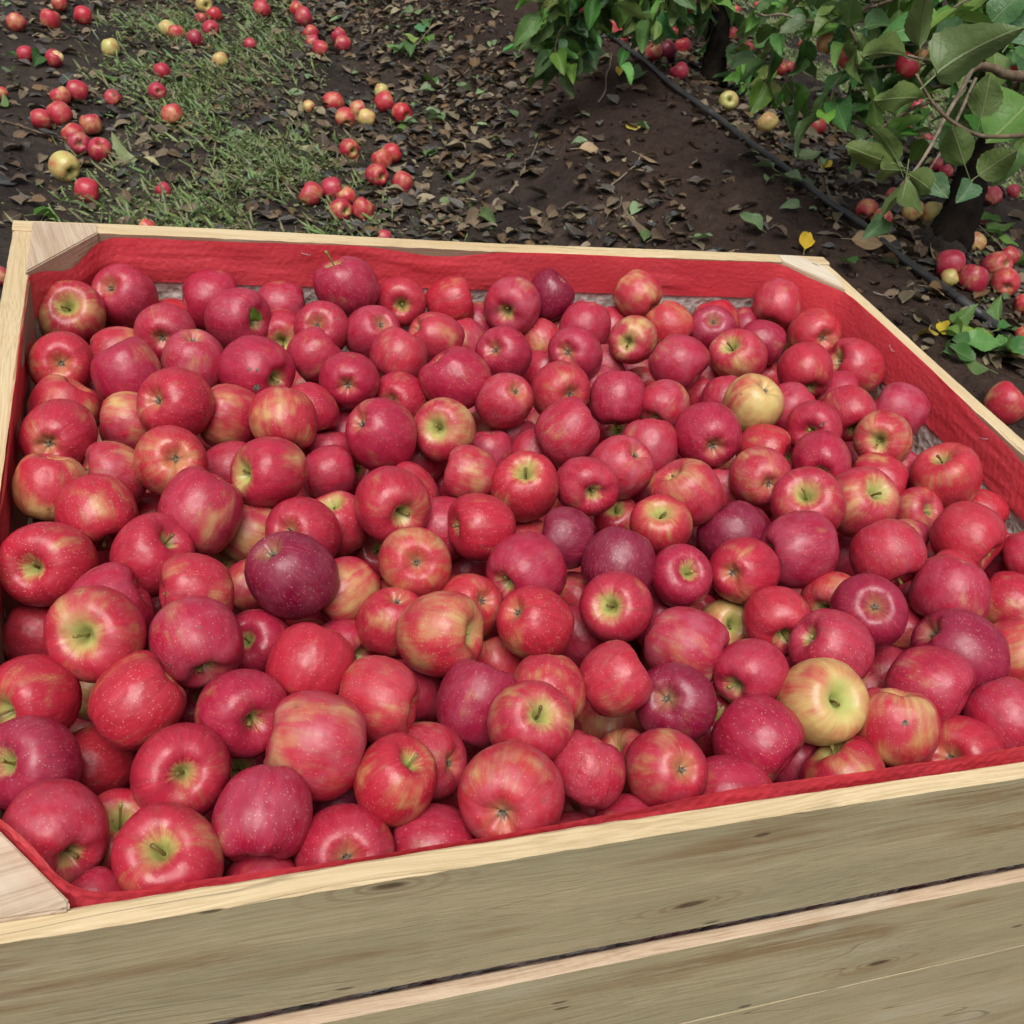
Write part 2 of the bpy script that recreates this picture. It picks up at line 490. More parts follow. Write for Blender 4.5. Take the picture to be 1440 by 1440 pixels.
def axis(dense0, dense1, step, lo, hi):
    c = list(np.arange(dense0, dense1 + 1e-6, step))
    s = step; v = dense1
    while v < hi:
        s *= 1.25; v += s; c.append(v)
    s = step; v = dense0; pre = []
    while v > lo:
        s *= 1.25; v -= s; pre.append(v)
    return np.array(pre[::-1] + c)

gx = axis(-1.2, 4.2, .022, -400, 400)
gy = axis(.2, 7.2, .024, -400, 400)
GX, GY = np.meshgrid(gx, gy, indexing='ij')
GZ = ground_z(GX, GY)
nx, ny = GX.shape
idx = np.arange(nx * ny).reshape(nx, ny)
quads = np.stack([idx[:-1, :-1], idx[1:, :-1], idx[1:, 1:], idx[:-1, 1:]], -1).reshape(-1, 4)
me = bpy.data.meshes.new('ground')
me.vertices.add(nx * ny)
me.vertices.foreach_set('co', np.stack([GX, GY, GZ], -1).astype(np.float32).ravel())
me.loops.add(quads.size)
me.loops.foreach_set('vertex_index', quads.ravel().astype(np.int32))
me.polygons.add(len(quads))
me.polygons.foreach_set('loop_start', np.arange(0, quads.size, 4, dtype=np.int32))
me.polygons.foreach_set('use_smooth', np.ones(len(quads), bool))
me.update(calc_edges=True)
me.validate()
ground = tag(obj('ground', me, M_SOIL), 'dark wet soil track rising to a bare clay bank', None, None, 'structure')

# ------------------------------------------------------------------ wooden bin
W, D = 1.2, 0.9877
TB = 0.026           # side boards
TF = 0.016           # front board
bin_root = empty('apple_bin', (W / 2, D / 2, -.70))
tag(bin_root, 'pale pine slatted harvest bin brim-full of red apples, standing on the track', 'fruit bin')
BR = Vector((W / 2, D / 2, -.70))

def board(name, lo, hi, mats, along='x', jit=.0012, seed=0, b=.0022):
    """a sawn board: bevelled, slightly uneven edges; local x runs along the grain.
    mats = (face, edge, inner); inner is the side that looks into the bin"""
    lo, hi = Vector(lo), Vector(hi)
    c = (lo + hi) / 2
    s = hi - lo
    L, H = (s.x, s.z) if along == 'x' else (s.y, s.z)
    T = s.y if along == 'x' else s.x
    rg = random.Random(seed)
    n = max(6, int(L / .014))
    prof = [(-T/2 + b, -H/2), (T/2 - b, -H/2), (T/2, -H/2 + b), (T/2, H/2 - b), (T/2 - b, H/2), (-T/2 + b, H/2), (-T/2, H/2 - b), (-T/2, -H/2 + b)]
    V, F = [], []
    ph = [rg.random() * 6 for _ in range(8)]
    for i in range(n + 1):
        u = -L/2 + L * i / n
        for k, (py, pz) in enumerate(prof):
            V.append((u, py + jit * math.sin(u * 9 + ph[((k + 1) % 8) // 2]) * .5 + rg.uniform(-jit, jit) * .22, pz + jit * math.sin(u * 7 + ph[4 + (k > 3)]) + rg.uniform(-jit, jit) * (.45 if k in (3, 6) else .10)))
    for i in range(n):
        for k in range(8):
            F.append((i*8 + k, (i+1)*8 + k, (i+1)*8 + (k+1) % 8, i*8 + (k+1) % 8))
    F.append(tuple(range(8))); F.append(tuple(n*8 + k for k in range(7, -1, -1)))
    me = mesh(name, V, F, False)
    for mm in mats: me.materials.append(mm)
    bm = bmesh.new(); bm.from_mesh(me); bmesh.ops.recalc_face_normals(bm, faces=bm.faces); bm.to_mesh(me); bm.free()
    me.polygons.foreach_set('material_index', [(1, 1, 2, 1, 1, 1, 0, 1)[i % 8] if i < n * 8 else 1 for i in range(n * 8 + 2)])
    o = obj(name, me, None, bin_root)
    o.location = c - BR
    return o

MF = (M_WOOD_FACE, M_WOOD_TOP, M_WOOD_IN)
ML = (M_WOOD_LOW, M_WOOD_LOW, M_WOOD_IN)
MM = (M_WOOD_FACE, M_WOOD_POST, M_WOOD_IN)
rows = [(0.0, -.149), (-.165, -.311), (-.3114, -.520)]
for i, (zt, zb) in enumerate(rows):
    board('board', (0, 0 if i == 0 else -.0062, zb), (W, TF if i == 0 else .0063, zt), (MF, MM, ML)[i], seed=i, b=(.0022, .0018, .0007)[i], jit=(.0012, .0005, .0003)[i])   # front
    o = board('board', (0, D - TB, zb), (W, D, zt), (MF, MM, ML)[i], seed=10 + i)           # back, turned round
    o.rotation_euler.z = math.pi
    for j, xx in ((0, 0), (1, W - TB)):
        o = board('board', (0, 0, zb), (D - TB - TF - .002, TB - .002 * j, zt - .003), (MF, MM, ML)[i], seed=20 + i + 5 * j)
        o.location = Vector((xx + TB / 2, (TF + D - TB) / 2, (zt - .003 + zb) / 2)) - BR
        o.rotation_euler.z = math.radians(-90 if j == 0 else 90)

def block(name, pts, ztop, zbot, mats, grain_dir):
    """corner block: vertical prism, the grain runs along its top"""
    c = sum((Vector((p[0], p[1], 0)) for p in pts), Vector()) / len(pts)
    rot = Matrix.Rotation(-grain_dir, 3, 'Z')
    bm = bmesh.new()
    tv = [bm.verts.new(rot @ (Vector((p[0], p[1], 0)) - c) + Vector((0, 0, ztop))) for p in pts]
    bv = [bm.verts.new(rot @ (Vector((p[0], p[1], 0)) - c) + Vector((0, 0, zbot))) for p in pts]
    bm.faces.new(tv); bm.faces.new(bv[::-1])
    n = len(pts)
    for k in range(n):
        bm.faces.new((tv[k], bv[k], bv[(k+1) % n], tv[(k+1) % n]))
    bmesh.ops.recalc_face_normals(bm, faces=bm.faces)
    bmesh.ops.bevel(bm, geom=list(bm.edges), offset=.0015, segments=2, affect='EDGES', clamp_overlap=True)
    me = bpy.data.meshes.new(name); bm.to_mesh(me); bm.free()
    for mm in mats: me.materials.append(mm)
    for p in me.polygons: p.material_index = 0 if p.normal.z > .7 else 1
    o = obj(name, me, None, bin_root)
    o.rotation_euler.z = grain_dir
    o.location = c - Vector((BR.x, BR.y, 0)) - Vector((0, 0, BR.z))
    return o

CH = {'bl': ((.0225, .9815), (.099, .981), (.099, .957), (.0225, .840)),
      'br': ((1.180, .905), (1.180, .950), (1.150, .984), (1.112, .984), (1.108, .960), (1.171, .868)),
      'fl': ((.0225, .0120), (.094, .0120), (.094, .018), (.0225, .115)),
      'fr': ((1.1775, .0120), (1.1775, .115), (1.106, .018), (1.106, .0120))}
block('corner_block', CH['bl'], .0022, -.519, (M_WOOD_POSTT, M_WOOD_POST), math.radians(100))
block('corner_block', CH['br'], .0022, -.519, (M_WOOD_POSTW, M_WOOD_POST), math.radians(-55))
block('corner_block', CH['fl'], .0022, -.519, (M_WOOD_POSTT, M_WOOD_POST), math.radians(10))
block('corner_block', CH['fr'], .0022, -.519, (M_WOOD_POSTW, M_WOOD_POST), math.radians(170))
for i, yy in enumerate((.05, .28, .51, .74)):                                   # floor boards and bearers
    o = board('floor_board', (0.028, 0, 0), (W - .028, .19, .02), (M_WOOD_IN, M_WOOD_IN, M_WOOD_IN), seed=40 + i)
    o.location = Vector((W / 2, yy + .095, -.545)) - BR
for i, yy in enumerate((.06, .49, .92)):
    o = board('bearer', (0, 0, 0), (W, .09, .13), (M_WOOD_LOW, M_WOOD_POST, M_WOOD_LOW), seed=50 + i)
    o.location = Vector((W / 2, yy, -.625)) - BR

# ------------------------------------------------------------------ plastic liner
liner = empty('bin_liner', (W / 2, D / 2, -.02))
tag(liner, 'red-edged bubble film lining the inside of the wooden bin', 'liner')
LR = Vector((W / 2, D / 2, -.02))
IN = [(.0235, .847), (.0235, .112), (.091, .0178), (1.109, .0178), (1.174 - .002, .112), (1.172, .860), (1.106, .958), (.103, .958)]
per = []
k8 = len(IN)
for i in range(k8):                                          # rounded octagon, even steps
    a, b = Vector(IN[i]), Vector(IN[(i + 1) % k8])
    per.append((a, b))
def perimeter(step, inset):
    cx, cy = W / 2, D / 2
    pts = []
    for a, b in per:
        n = max(2, int((b - a).length / step))
        for j in range(n):
            pts.append(a.lerp(b, j / n))
    P = np.array([(p.x, p.y) for p in pts])
    r = max(1, int(.022 / step))
    ker = np.ones(2 * r + 1) / (2 * r + 1)
    Q = np.stack([np.convolve(np.r_[P[-r:, c], P[:, c], P[:r, c]], ker, 'valid') for c in (0, 1)], -1)
    t = np.roll(Q, -1, 0) - np.roll(Q, 1, 0)
    t /= np.linalg.norm(t, axis=1)[:, None]
    nrm = np.stack([-t[:, 1], t[:, 0]], -1)
    cen = np.array([cx, cy]) - Q
    sg = np.sign((nrm * cen).sum(1))[:, None]
    nrm = nrm * sg
    s = np.r_[0, np.cumsum(np.linalg.norm(np.diff(Q, axis=0), axis=1))]
    return Q + nrm * inset, nrm, s

def ring_mesh(name, Q, nrm, s, zrow, offs, mat):
    nrow = zrow.shape[0]; n = len(Q)
    V = np.zeros((nrow, n, 3))
    V[:, :, 0] = Q[None, :, 0] + nrm[None, :, 0] * offs
    V[:, :, 1] = Q[None, :, 1] + nrm[None, :, 1] * offs
    V[:, :, 2] = zrow
    V = V.reshape(-1, 3) - np.array(LR)
    idx = np.arange(nrow * n).reshape(nrow, n)
    j = np.roll(idx, -1, 1)
    F = np.stack([idx[:-1], j[:-1], j[1:], idx[1:]], -1).reshape(-1, 4)
    me = mesh(name, V.tolist(), F.tolist())
    o = obj(name, me, mat, liner)
    return o

Q, nrm, s = perimeter(.0028, .0025)
frontness = 1 - sstep(.03, .16, Q[:, 1])                      # on the side towards the weathered boards the film stands up
leftfront = frontness * (1 - sstep(.03, .13, Q[:, 0]))
top = .0005 + .0018 * vnoise(s * 6, s * 0) - .004 * np.clip(vnoise(s * 2.3 + 4, s * 0 + 3), 0, 1)
corner = np.exp(-((Q[:, 0] - .066) / .040) ** 2 - ((Q[:, 1] - .905) / .045) ** 2) + .2 * np.exp(-((Q[:, 0] - 1.15) / .05) ** 2 - ((Q[:, 1] - .92) / .06) ** 2)
top = top - .020 * corner
top = top - .011 * np.exp(-((Q[:, 0] - .545) / .07) ** 2) * (Q[:, 1] > .9)
top = top - .008 * np.exp(-((Q[:, 1] - .50) / .07) ** 2) * (Q[:, 0] > 1.1) - .014 * np.exp(-((Q[:, 1] - .40) / .05) ** 2) * (Q[:, 0] > 1.1)
ftop = -.0052 + .0025 * vnoise(s * 5 + 8, s * 0) + .034 * leftfront + .011 * sstep(.42, .60, Q[:, 0]) * (1 - sstep(1.1, 1.17, Q[:, 0]))
top = top * (1 - frontness) + ftop * frontness
bot = -.060 + .004 * vnoise(s * 3 + 11, s * 0) - .006 * (Q[:, 0] > 1.1)
nr = 26
u = np.linspace(0, 1, nr)[:, None]
zz = top[None] * (1 - u) + bot[None] * u
off = .0030 * vnoise(s[None] * 7 + u * 1.2, u * 1.6 + 0 * s[None]) + .0008 * vnoise(s[None] * 26, u * 7 + 0 * s[None])
off = off + .0022 * frontness[None] * (1 - u) ** 2
# bubbles: hexagonal lattice of low domes
hx = .0125; hy = hx * .866
row = np.round(zz / hy); col = (s[None] / hx - .5 * (row % 2))
dx = (col - np.round(col)) * hx; dz = zz - row * hy
dome = np.sqrt(np.clip(1 - (dx * dx + dz * dz) / .0049 ** 2, 0, 1))
off = off + dome * np.clip(u * 7, 0, 1) * (.0004 + .0022 * leftfront[None] + .0007 * frontness[None])
off = np.maximum(off, -.0002)
band = ring_mesh('red_band', Q, nrm, s, zz, off, M_RED)
Q2, nrm2, s2 = perimeter(.006, .0012)
zz2 = np.linspace(-.046, -.47, 60)[:, None] + 0 * s2[None]
off2 = sstep(-.056, -.11, zz2) * .003 * vnoise(s2[None] * 14, zz2 * 22) + .002 * vnoise(s2[None] * 45, zz2 * 60)
row = np.round(zz2 / hy); col = (s2[None] / hx - .5 * (row % 2))
dome = np.sqrt(np.clip(1 - (((col - np.round(col)) * hx) ** 2 + (zz2 - row * hy) ** 2) / .0049 ** 2, 0, 1))
clear = ring_mesh('clear_film', Q2, nrm2, s2, zz2, off2 - .0016 + dome * .0008 * sstep(-.056, -.09, zz2), M_CLEAR)
def staple(x, y, z, nx_, ny_, turn):
    nn = Vector((nx_, ny_, 0)).normalized(); tt = Vector((-nn.y, nn.x, 0))
    a = tt * math.cos(turn) + Vector((0, 0, 1)) * math.sin(turn)
    c = Vector((x, y, z)) - LR + nn * .0065
    V, F = tube([c - a * .006 - nn * .006, c - a * .006, c + a * .006, c + a * .006 - nn * .006], .00045, 6)
    obj('staple', mesh('staple', V, F), M_STAPLE, liner)
for q in ((1.172, .50, -.022, -1, 0, .5), (1.172, .72, -.016, -1, 0, -.3), (.36, .957, -.014, 0, -1, -.2)):
    staple(*q)
clear['label'] = 'clear bubble film below the red edge'

# ------------------------------------------------------------------ apples
PROF = [(0, .44), (.05, .46), (.10, .52), (.16, .62), (.24, .735), (.34, .82), (.46, .862), (.59, .845), (.73, .765), (.855, .62), (.947, .40),
        (.996, .15), (.998, -.08), (.955, -.33), (.87, -.54), (.75, -.70), (.62, -.81), (.49, -.862), (.38, -.862), (.285, -.815), (.205, -.74), (.13, -.675), (.06, -.645), (0, -.64)]

def apple_verts(seed, nseg=36, prof=PROF):
    rg = random.Random(seed)
    con = rg.uniform(-.05, .09)          # conical or round
    lob = rg.uniform(.012, .045)
    a1, p1 = rg.uniform(.01, .05), rg.random() * 6.28
    a2, p2 = rg.uniform(.005, .03), rg.random() * 6.28
    tx, ty = rg.uniform(-.09, .09), rg.uniform(-.09, .09)
    pl = rg.random() * 6.28
    V = []
    rings = prof[1:-1]
    V.append((tx * .2, ty * .2, prof[0][1]))
    for r, z in rings:
        for k in range(nseg):
            a = 2 * math.pi * k / nseg
            g = 1 + con * z + a1 * math.cos(a - p1) + a2 * math.cos(2 * a - p2)
            g += lob * math.cos(5 * a + pl) * (max(0, -z) ** 1.5 + .35 * max(0, z))
            zz = z + (tx * r * math.cos(a) + ty * r * math.sin(a)) * (1 if z > 0 else .8)
            zz += .5 * lob * math.cos(5 * a + pl) * (abs(z) > .6)
            V.append((r * g * math.cos(a), r * g * math.sin(a), zz))
    V.append((0, 0, prof[-1][1]))
    return V, len(rings)

def apple_faces(nr, nseg):
    F = []
    for k in range(nseg):
        F.append((0, 1 + k, 1 + (k + 1) % nseg))
    for i in range(nr - 1):
        for k in range(nseg):
            a = 1 + i * nseg + k; b = 1 + i * nseg + (k + 1) % nseg
            F.append((a, a + nseg, b + nseg, b))
    last = 1 + nr * nseg
    for k in range(nseg):
        F.append((last, last - nseg + (k + 1) % nseg, last - nseg + k))
    return F

def apple_mesh(seed, nseg=36):
    V, nr = apple_verts(seed, nseg)
    me = mesh('apple', V, apple_faces(nr, nseg))
    vattr(me, 'lp', V)
    me.materials.append(M_APPLE)
    return me
APPLE_ME = [apple_mesh(100 + i) for i in range(12)]

def stem_mesh(kind, seed):
    rg = random.Random(seed)
    L = (.36, .52, .90)[kind]
    b = rg.uniform(-.16, .16); c = rg.uniform(-.12, .12)
    P = [(b * u * u, c * u * u, .43 + L * u) for u in (0, .25, .5, .75, .92, 1.)]
    R = [.045, .034, .031, .034, .05, .045]
    V, F = tube(P, R, 7)
    return mesh('stem', V, F)
STEM_ME = [[stem_mesh(k, 7 * k + j) for j in range(3)] for k in range(3)]
for grp in STEM_ME:
    for j, me in enumerate(grp): me.materials.append(M_STEM if j else M_STEM_G)

def calyx_mesh(seed):
    rg = random.Random(seed)
    V, F = [], []
    for k in range(5):
        a = k * 1.2566 + rg.uniform(-.2, .2)
        w = .034
        d = Vector((math.cos(a), math.sin(a), 0)); t = Vector((-d.y, d.x, 0))
        i = len(V)
        tip = rg.uniform(.05, .12)
        pts = [(d * .015 - t * w, -.645), (d * .015 + t * w, -.645), (d * .065 + t * w * .8, -.695), (d * .065 - t * w * .8, -.695), (d * tip, -.75 - rg.random() * .04)]
        for p, z in pts: V.append((p.x, p.y, z))
        F += [(i, i + 1, i + 2, i + 3), (i + 3, i + 2, i + 4)]
    i = len(V)
    for k in range(8):
        V.append((.055 * math.cos(k * .785), .055 * math.sin(k * .785), -.66))
    F.append(tuple(range(i, i + 8)))
    return mesh('calyx', V, F)
CALYX_ME = [calyx_mesh(i) for i in range(3)]
for me in CALYX_ME: me.materials.append(M_CALYX)

#            blush  hue  bloom ring
LOOK = {'r': (1.02, .34, .14, .22), 'p': (1.12, .66, .26, .20), 'u': (1.35, .98, .18, .12), 'k': (.98, .52, .60, .18),
        'o': (.80, .26, .30, .25), 'm': (.88, .42, .12, .60), 'g': (.34, .30, .06, .75), 'd': (.84, .30, .42, .2)}

def axis_from(x, y, r, f, px, py, rg):
    """stem direction in the world, from where the stem end or the eye shows on the fruit"""
    if f in 'sc':
        dx, dy = (px - x) / r, (py - y) / r
        q = math.hypot(dx, dy)
        q2 = min(q * 1.06, .985)
        if q > 1e-6: dx, dy = dx / q * q2, dy / q * q2
        v = Vector((dx, dy, -math.sqrt(max(0, 1 - dx * dx - dy * dy))))
    else:
        a = rg.uniform(-math.pi, math.pi)
        b = rg.uniform(-.18, .12)
        v = Vector((math.cos(a), math.sin(a), b)).normalized()
    fw = ray(x, y).normalized()                       # the fruit is judged along its own sight line
    rt = Vector(ROT[0]); rt = (rt - fw * rt.dot(fw)).normalized()
    dn = fw.cross(rt)
    wv = rt * v.x + dn * v.y + fw * v.z
    return -wv if f == 'c' else wv

def place_apple(pos, R, stemdir, look, f, rg, name='apple', sq=None, stemkind=None, fade=0.):
    o = bpy.data.objects.new(name, APPLE_ME[rg.randrange(len(APPLE_ME))])
    COL.objects.link(o)
    sq = sq or rg.uniform(.95, 1.08)
    q = Vector((0, 0, 1)).rotation_difference(stemdir) @ Quaternion((0, 0, 1), rg.uniform(0, 6.28))
    o.rotation_mode = 'QUATERNION'
    o.rotation_quaternion = q
    o.location = pos
    e = rg.uniform(.97, 1.03)
    o.scale = (R * e, R / e, R * sq)
    b, h, bl, ring = LOOK[look]
    o['tint'] = [b - fade + rg.uniform(-.12, .12), min(1., max(0., h + rg.uniform(-.18, .18))), rg.random()]
    o['wax'] = [max(0., bl + rg.uniform(-.15, .25)), ring + rg.uniform(-.08, .22), rg.uniform(.45, 1.)]
    if f == 's':
        k = stemkind if stemkind is not None else rg.choice((0, 0, 0, 1, 1))
        c = obj('stem', STEM_ME[k][rg.randrange(3)], None, o)
    elif f == 'c':
        c = obj('calyx', CALYX_ME[rg.randrange(3)], None, o)
    return o

# x y r | stem end (s), eye (c) or neither (n) and where it shows | colour | 0 on top, 1 partly buried, 2 deep
BIN = '''
95 442 44 s 88 429 m 0;170 412 42 c 150 399 p 0;120 468 40 n 0 0 o 2;235 447 36 n 0 0 o 2;230 468 41 c 226 477 p 0;296 425 40 n 0 0 p 0
331 448 42 s 362 450 p 0;84 514 44 c 81 512 r 0;164 500 41 n 0 0 o 1;182 530 46 n 0 0 p 0;272 508 43 c 273 472 k 0;244 568 50 c 213 563 r 0
80 575 45 n 0 0 o 1;125 580 40 n 0 0 r 2;185 590 42 n 0 0 o 1;75 613 49 c 62 626 r 0;138 625 38 n 0 0 o 2;162 668 46 s 120 660 k 1
242 650 50 c 248 643 o 0;327 586 44 n 0 0 m 1;400 590 46 s 401 630 m 0;361 522 48 s 391 535 p 0;390 468 38 s 387 476 m 1;395 438 36 n 0 0 k 1
378 513 35 n 0 0 r 2;451 463 38 c 445 456 p 0;486 404 43 s 469 369 p 0;564 423 35 s 564 429 r 0;631 424 34 n 0 0 r 0;526 468 38 c 538 454 p 0
612 475 37 c 585 460 m 0;650 482 33 n 0 0 k 1;442 500 37 n 0 0 p 0;488 537 40 c 485 545 p 0;561 500 40 n 0 0 k 0;640 535 47 s 610 503 p 0
562 560 38 c 549 564 p 1;626 604 43 s 612 602 m 0;534 612 49 c 503 592 p 0;436 580 42 n 0 0 p 1;428 553 30 n 0 0 o 2;487 612 36 n 0 0 p 2
465 645 36 n 0 0 p 1;461 662 39 n 0 0 p 1;497 662 32 s 503 655 r 2;380 666 48 s 342 668 m 0;322 660 40 n 0 0 p 1;133 720 54 s 150 764 r 0
64 686 47 n 0 0 o 0;213 728 36 n 0 0 r 2;281 723 57 n 0 0 p 0;355 748 43 n 0 0 o 1;430 750 50 c 411 745 p 1;409 807 59 c 380 775 u 0
472 738 44 s 461 708 m 1;549 708 52 s 568 728 r 0;577 695 40 n 0 0 r 1;592 645 40 n 0 0 p 2;625 678 34 n 0 0 p 2;663 667 38 n 0 0 o 0
688 640 34 n 0 0 k 1;622 742 45 n 0 0 p 1;676 740 47 s 634 740 r 0;530 778 37 s 531 770 r 2;581 793 50 c 586 794 o 0;483 830 47 n 0 0 o 1
352 825 36 n 0 0 o 1;553 870 47 c 561 836 r 1;617 893 59 s 668 892 o 0;660 850 46 c 686 842 o 1;655 800 35 n 0 0 p 2;739 685 46 s 738 660 m 0
752 637 36 n 0 0 k 1;722 615 32 n 0 0 k 1;824 682 42 s 837 695 p 0;720 432 39 s 709 446 k 0;768 414 32 n 0 0 u 0;757 477 30 n 0 0 o 1
680 457 32 n 0 0 p 1;709 499 38 c 692 490 p 0;824 456 35 n 0 0 p 0;790 460 29 n 0 0 r 1;890 416 33 c 913 434 o 0;887 480 33 s 880 484 m 0
862 456 30 n 0 0 p 1;940 455 32 n 0 0 o 0;1001 465 33 c 1003 450 p 0;1005 445 32 n 0 0 r 1;808 498 37 c 796 495 p 0;765 525 31 n 0 0 p 1
852 515 30 n 0 0 k 1;890 525 28 n 0 0 p 2;953 510 40 n 0 0 p 0;990 530 27 n 0 0 k 1;1038 503 37 s 1025 484 m 0;712 562 38 c 729 547 k 0
790 550 41 c 805 556 r 0;867 560 38 s 866 598 p 0;838 545 31 n 0 0 k 1;935 570 35 s 919 592 k 0;902 538 25 n 0 0 r 2;985 558 28 n 0 0 r 1
1018 560 32 n 0 0 p 1;795 608 44 n 0 0 p 0;683 605 28 n 0 0 o 2;912 632 41 n 0 0 k 1;870 612 31 s 868 604 m 2;872 657 43 c 898 636 k 0
994 614 45 c 1005 630 p 0;910 695 34 n 0 0 p 1;965 695 47 s 941 662 o 0;868 728 31 s 865 715 m 1;928 742 43 s 928 717 m 0;802 760 42 n 0 0 u 0
738 757 31 n 0 0 o 1;738 803 54 s 705 824 p 0;867 792 50 n 0 0 u 0;869 852 50 s 857 850 m 0;958 812 43 s 970 802 p 0;812 838 33 n 0 0 o 1
752 874 50 c 722 857 m 0;812 893 40 n 0 0 p 1;925 875 40 n 0 0 p 1;1018 882 38 s 1032 877 g 1;1045 803 46 c 1028 808 r 0;1032 752 47 n 0 0 u 1
1020 690 36 n 0 0 k 1;1030 650 28 n 0 0 o 2;977 765 30 n 0 0 p 2;957 632 30 n 0 0 p 2;1084 418 34 s 1076 446 k 0;1042 450 25 n 0 0 p 1
1071 482 31 n 0 0 p 0;1110 472 27 n 0 0 o 1;1152 470 35 c 1167 476 o 0;1132 522 38 s 1141 550 r 0;1206 516 38 s 1177 504 r 0;1074 534 28 n 0 0 r 2
1060 575 41 c 1080 549 g 0;1110 575 36 n 0 0 p 1;1178 560 35 n 0 0 p 1;1193 582 37 s 1205 608 r 0;1264 580 39 n 0 0 k 0;1147 602 38 s 1140 609 p 0
1242 625 39 s 1235 630 m 0;1072 625 37 s 1108 637 r 1;1075 678 41 c 1087 688 o 0;1154 652 41 s 1154 670 p 0;1200 648 28 n 0 0 k 2;1236 668 39 n 0 0 r 1
1262 665 36 n 0 0 k 1;1329 677 46 s 1322 644 r 0;1212 708 49 s 1236 688 m 0;1128 711 49 s 1125 690 m 0;1131 776 51 s 1089 785 p 0;1285 725 35 s 1307 717 k 1
1372 722 36 n 0 0 r 1;1276 757 33 n 0 0 p 1;1245 780 49 s 1268 826 k 0;1355 759 48 s 1388 788 r 0;1405 787 36 n 0 0 p 1;1445 785 36 n 0 0 p 0
1188 781 32 n 0 0 p 2;1170 838 42 s 1154 852 o 1;1220 860 51 c 1230 851 u 0;1303 795 30 n 0 0 r 2;1335 812 43 n 0 0 r 1;1336 833 52 n 0 0 k 0
1420 850 46 n 0 0 m 1;1277 842 28 n 0 0 p 2;1275 888 40 n 0 0 r 1;1102 876 47 s 1113 905 r 0;1045 878 37 n 0 0 p 2;1160 914 55 s 1125 892 p 0
1344 918 60 c 1306 886 u 0;1428 925 50 n 0 0 o 1;1243 945 40 n 0 0 p 1;1050 955 48 s 1024 975 p 0;1144 988 58 s 1175 981 g 0;1308 968 56 n 0 0 p 0
1258 1025 57 s 1265 973 o 0;1215 985 37 n 0 0 k 1;1408 1017 54 n 0 0 p 0;1360 1065 58 c 1345 1061 r 0;1195 1097 57 s 1172 1050 m 0;1056 1045 60 s 1099 1080 p 0
1115 1070 43 n 0 0 p 1;1036 1113 58 s 985 1110 p 0;1178 1040 40 n 0 0 p 2;971 914 55 n 0 0 k 0;940 980 56 c 926 974 u 0;865 963 50 n 0 0 r 0
778 971 52 n 0 0 o 0;735 1022 58 s 754 1007 m 0;722 1112 71 c 706 1140 d 0;826 1082 52 n 0 0 p 0;880 1075 45 s 864 1050 o 1;936 1087 56 c 961 1085 r 0
995 1020 43 s 1010 1000 m 1;890 1172 47 n 0 0 p 0;800 1187 47 n 0 0 k 1;700 935 43 n 0 0 o 1;680 992 58 n 0 0 p 0;438 936 57 n 0 0 r 0
360 905 48 s 343 900 p 1;480 912 43 s 510 922 p 1;528 984 59 s 579 1000 r 0;572 975 46 n 0 0 p 1;441 1045 73 n 0 0 d 0;554 1097 59 s 579 1065 r 0
600 1070 53 c 640 1074 k 1;345 1001 61 s 369 1018 p 0;371 1145 65 s 364 1207 p 0;484 1206 67 c 491 1212 p 0;616 1204 63 n 0 0 p 0;468 1140 50 n 0 0 u 1
612 1150 38 n 0 0 r 2;375 1257 50 n 0 0 p 0;622 1000 38 n 0 0 p 2;552 1192 42 n 0 0 o 2;648 1126 36 n 0 0 p 2;127 894 66 s 106 898 m 0
42 898 48 n 0 0 o 1;160 850 60 s 208 820 p 0;62 798 60 s 34 802 r 0;210 790 55 s 238 762 p 0;278 836 53 s 227 838 r 0;274 899 63 s 291 945 k 0
305 800 40 s 312 793 m 2;140 785 42 n 0 0 p 2;58 982 62 s 16 1000 m 0;191 987 63 n 0 0 r 0;40 1068 66 s 0 1066 p 0;143 1077 52 s 103 1091 r 1
254 1085 67 s 258 1090 p 0;83 1176 69 s 112 1214 k 0;175 1174 58 s 171 1148 m 0;230 1215 73 s 213 1195 r 0;320 1207 50 n 0 0 u 1;272 990 46 s 284 977 p 2
135 1264 38 n 0 0 p 0;130 966 42 n 0 0 g 2;205 1080 50 n 0 0 p 1;207 922 42 n 0 0 r 2;340 1087 47 s 335 1080 m 2
'''
items = []
for ln in BIN.replace('\n', ';').split(';'):
    q = ln.split()
    if len(q) == 8:
        items.append((float(q[0]), float(q[1]), float(q[2]), q[3], float(q[4]), float(q[5]), q[6], int(q[7])))

def heap(x, y):
    """height of the fruit surface: a low heap, lower along the far and right boards"""
    return -.022 - .045 * sstep(.62, .93, y) - .022 * sstep(.9, 1.12, x) - .012 * (1 - sstep(.05, .3, y)) - .012 * (1 - sstep(.03, .2, x))

n = len(items)
px = np.array([i[0] for i in items]); py = np.array([i[1] for i in items]); pr = np.array([i[2] for i in items])
lay = np.array([i[7] for i in items])
C0 = np.array(CAM)
RAY = np.array([list(ray(a, b)) for a, b in zip(px, py)])
def t_at(z): return (z - C0[2]) / RAY[:, 2]
T0 = np.zeros(n)
zt = np.full(n, -.04)
for _ in range(6):
    T0 = t_at(zt)
    P = C0 + RAY * T0[:, None]
    zt = heap(P[:, 0], P[:, 1]) - np.array([0, .028, .06])[lay]
SL = np.linalg.norm(RAY, axis=1)
def rad(t): return pr * t / FPX * 1.03
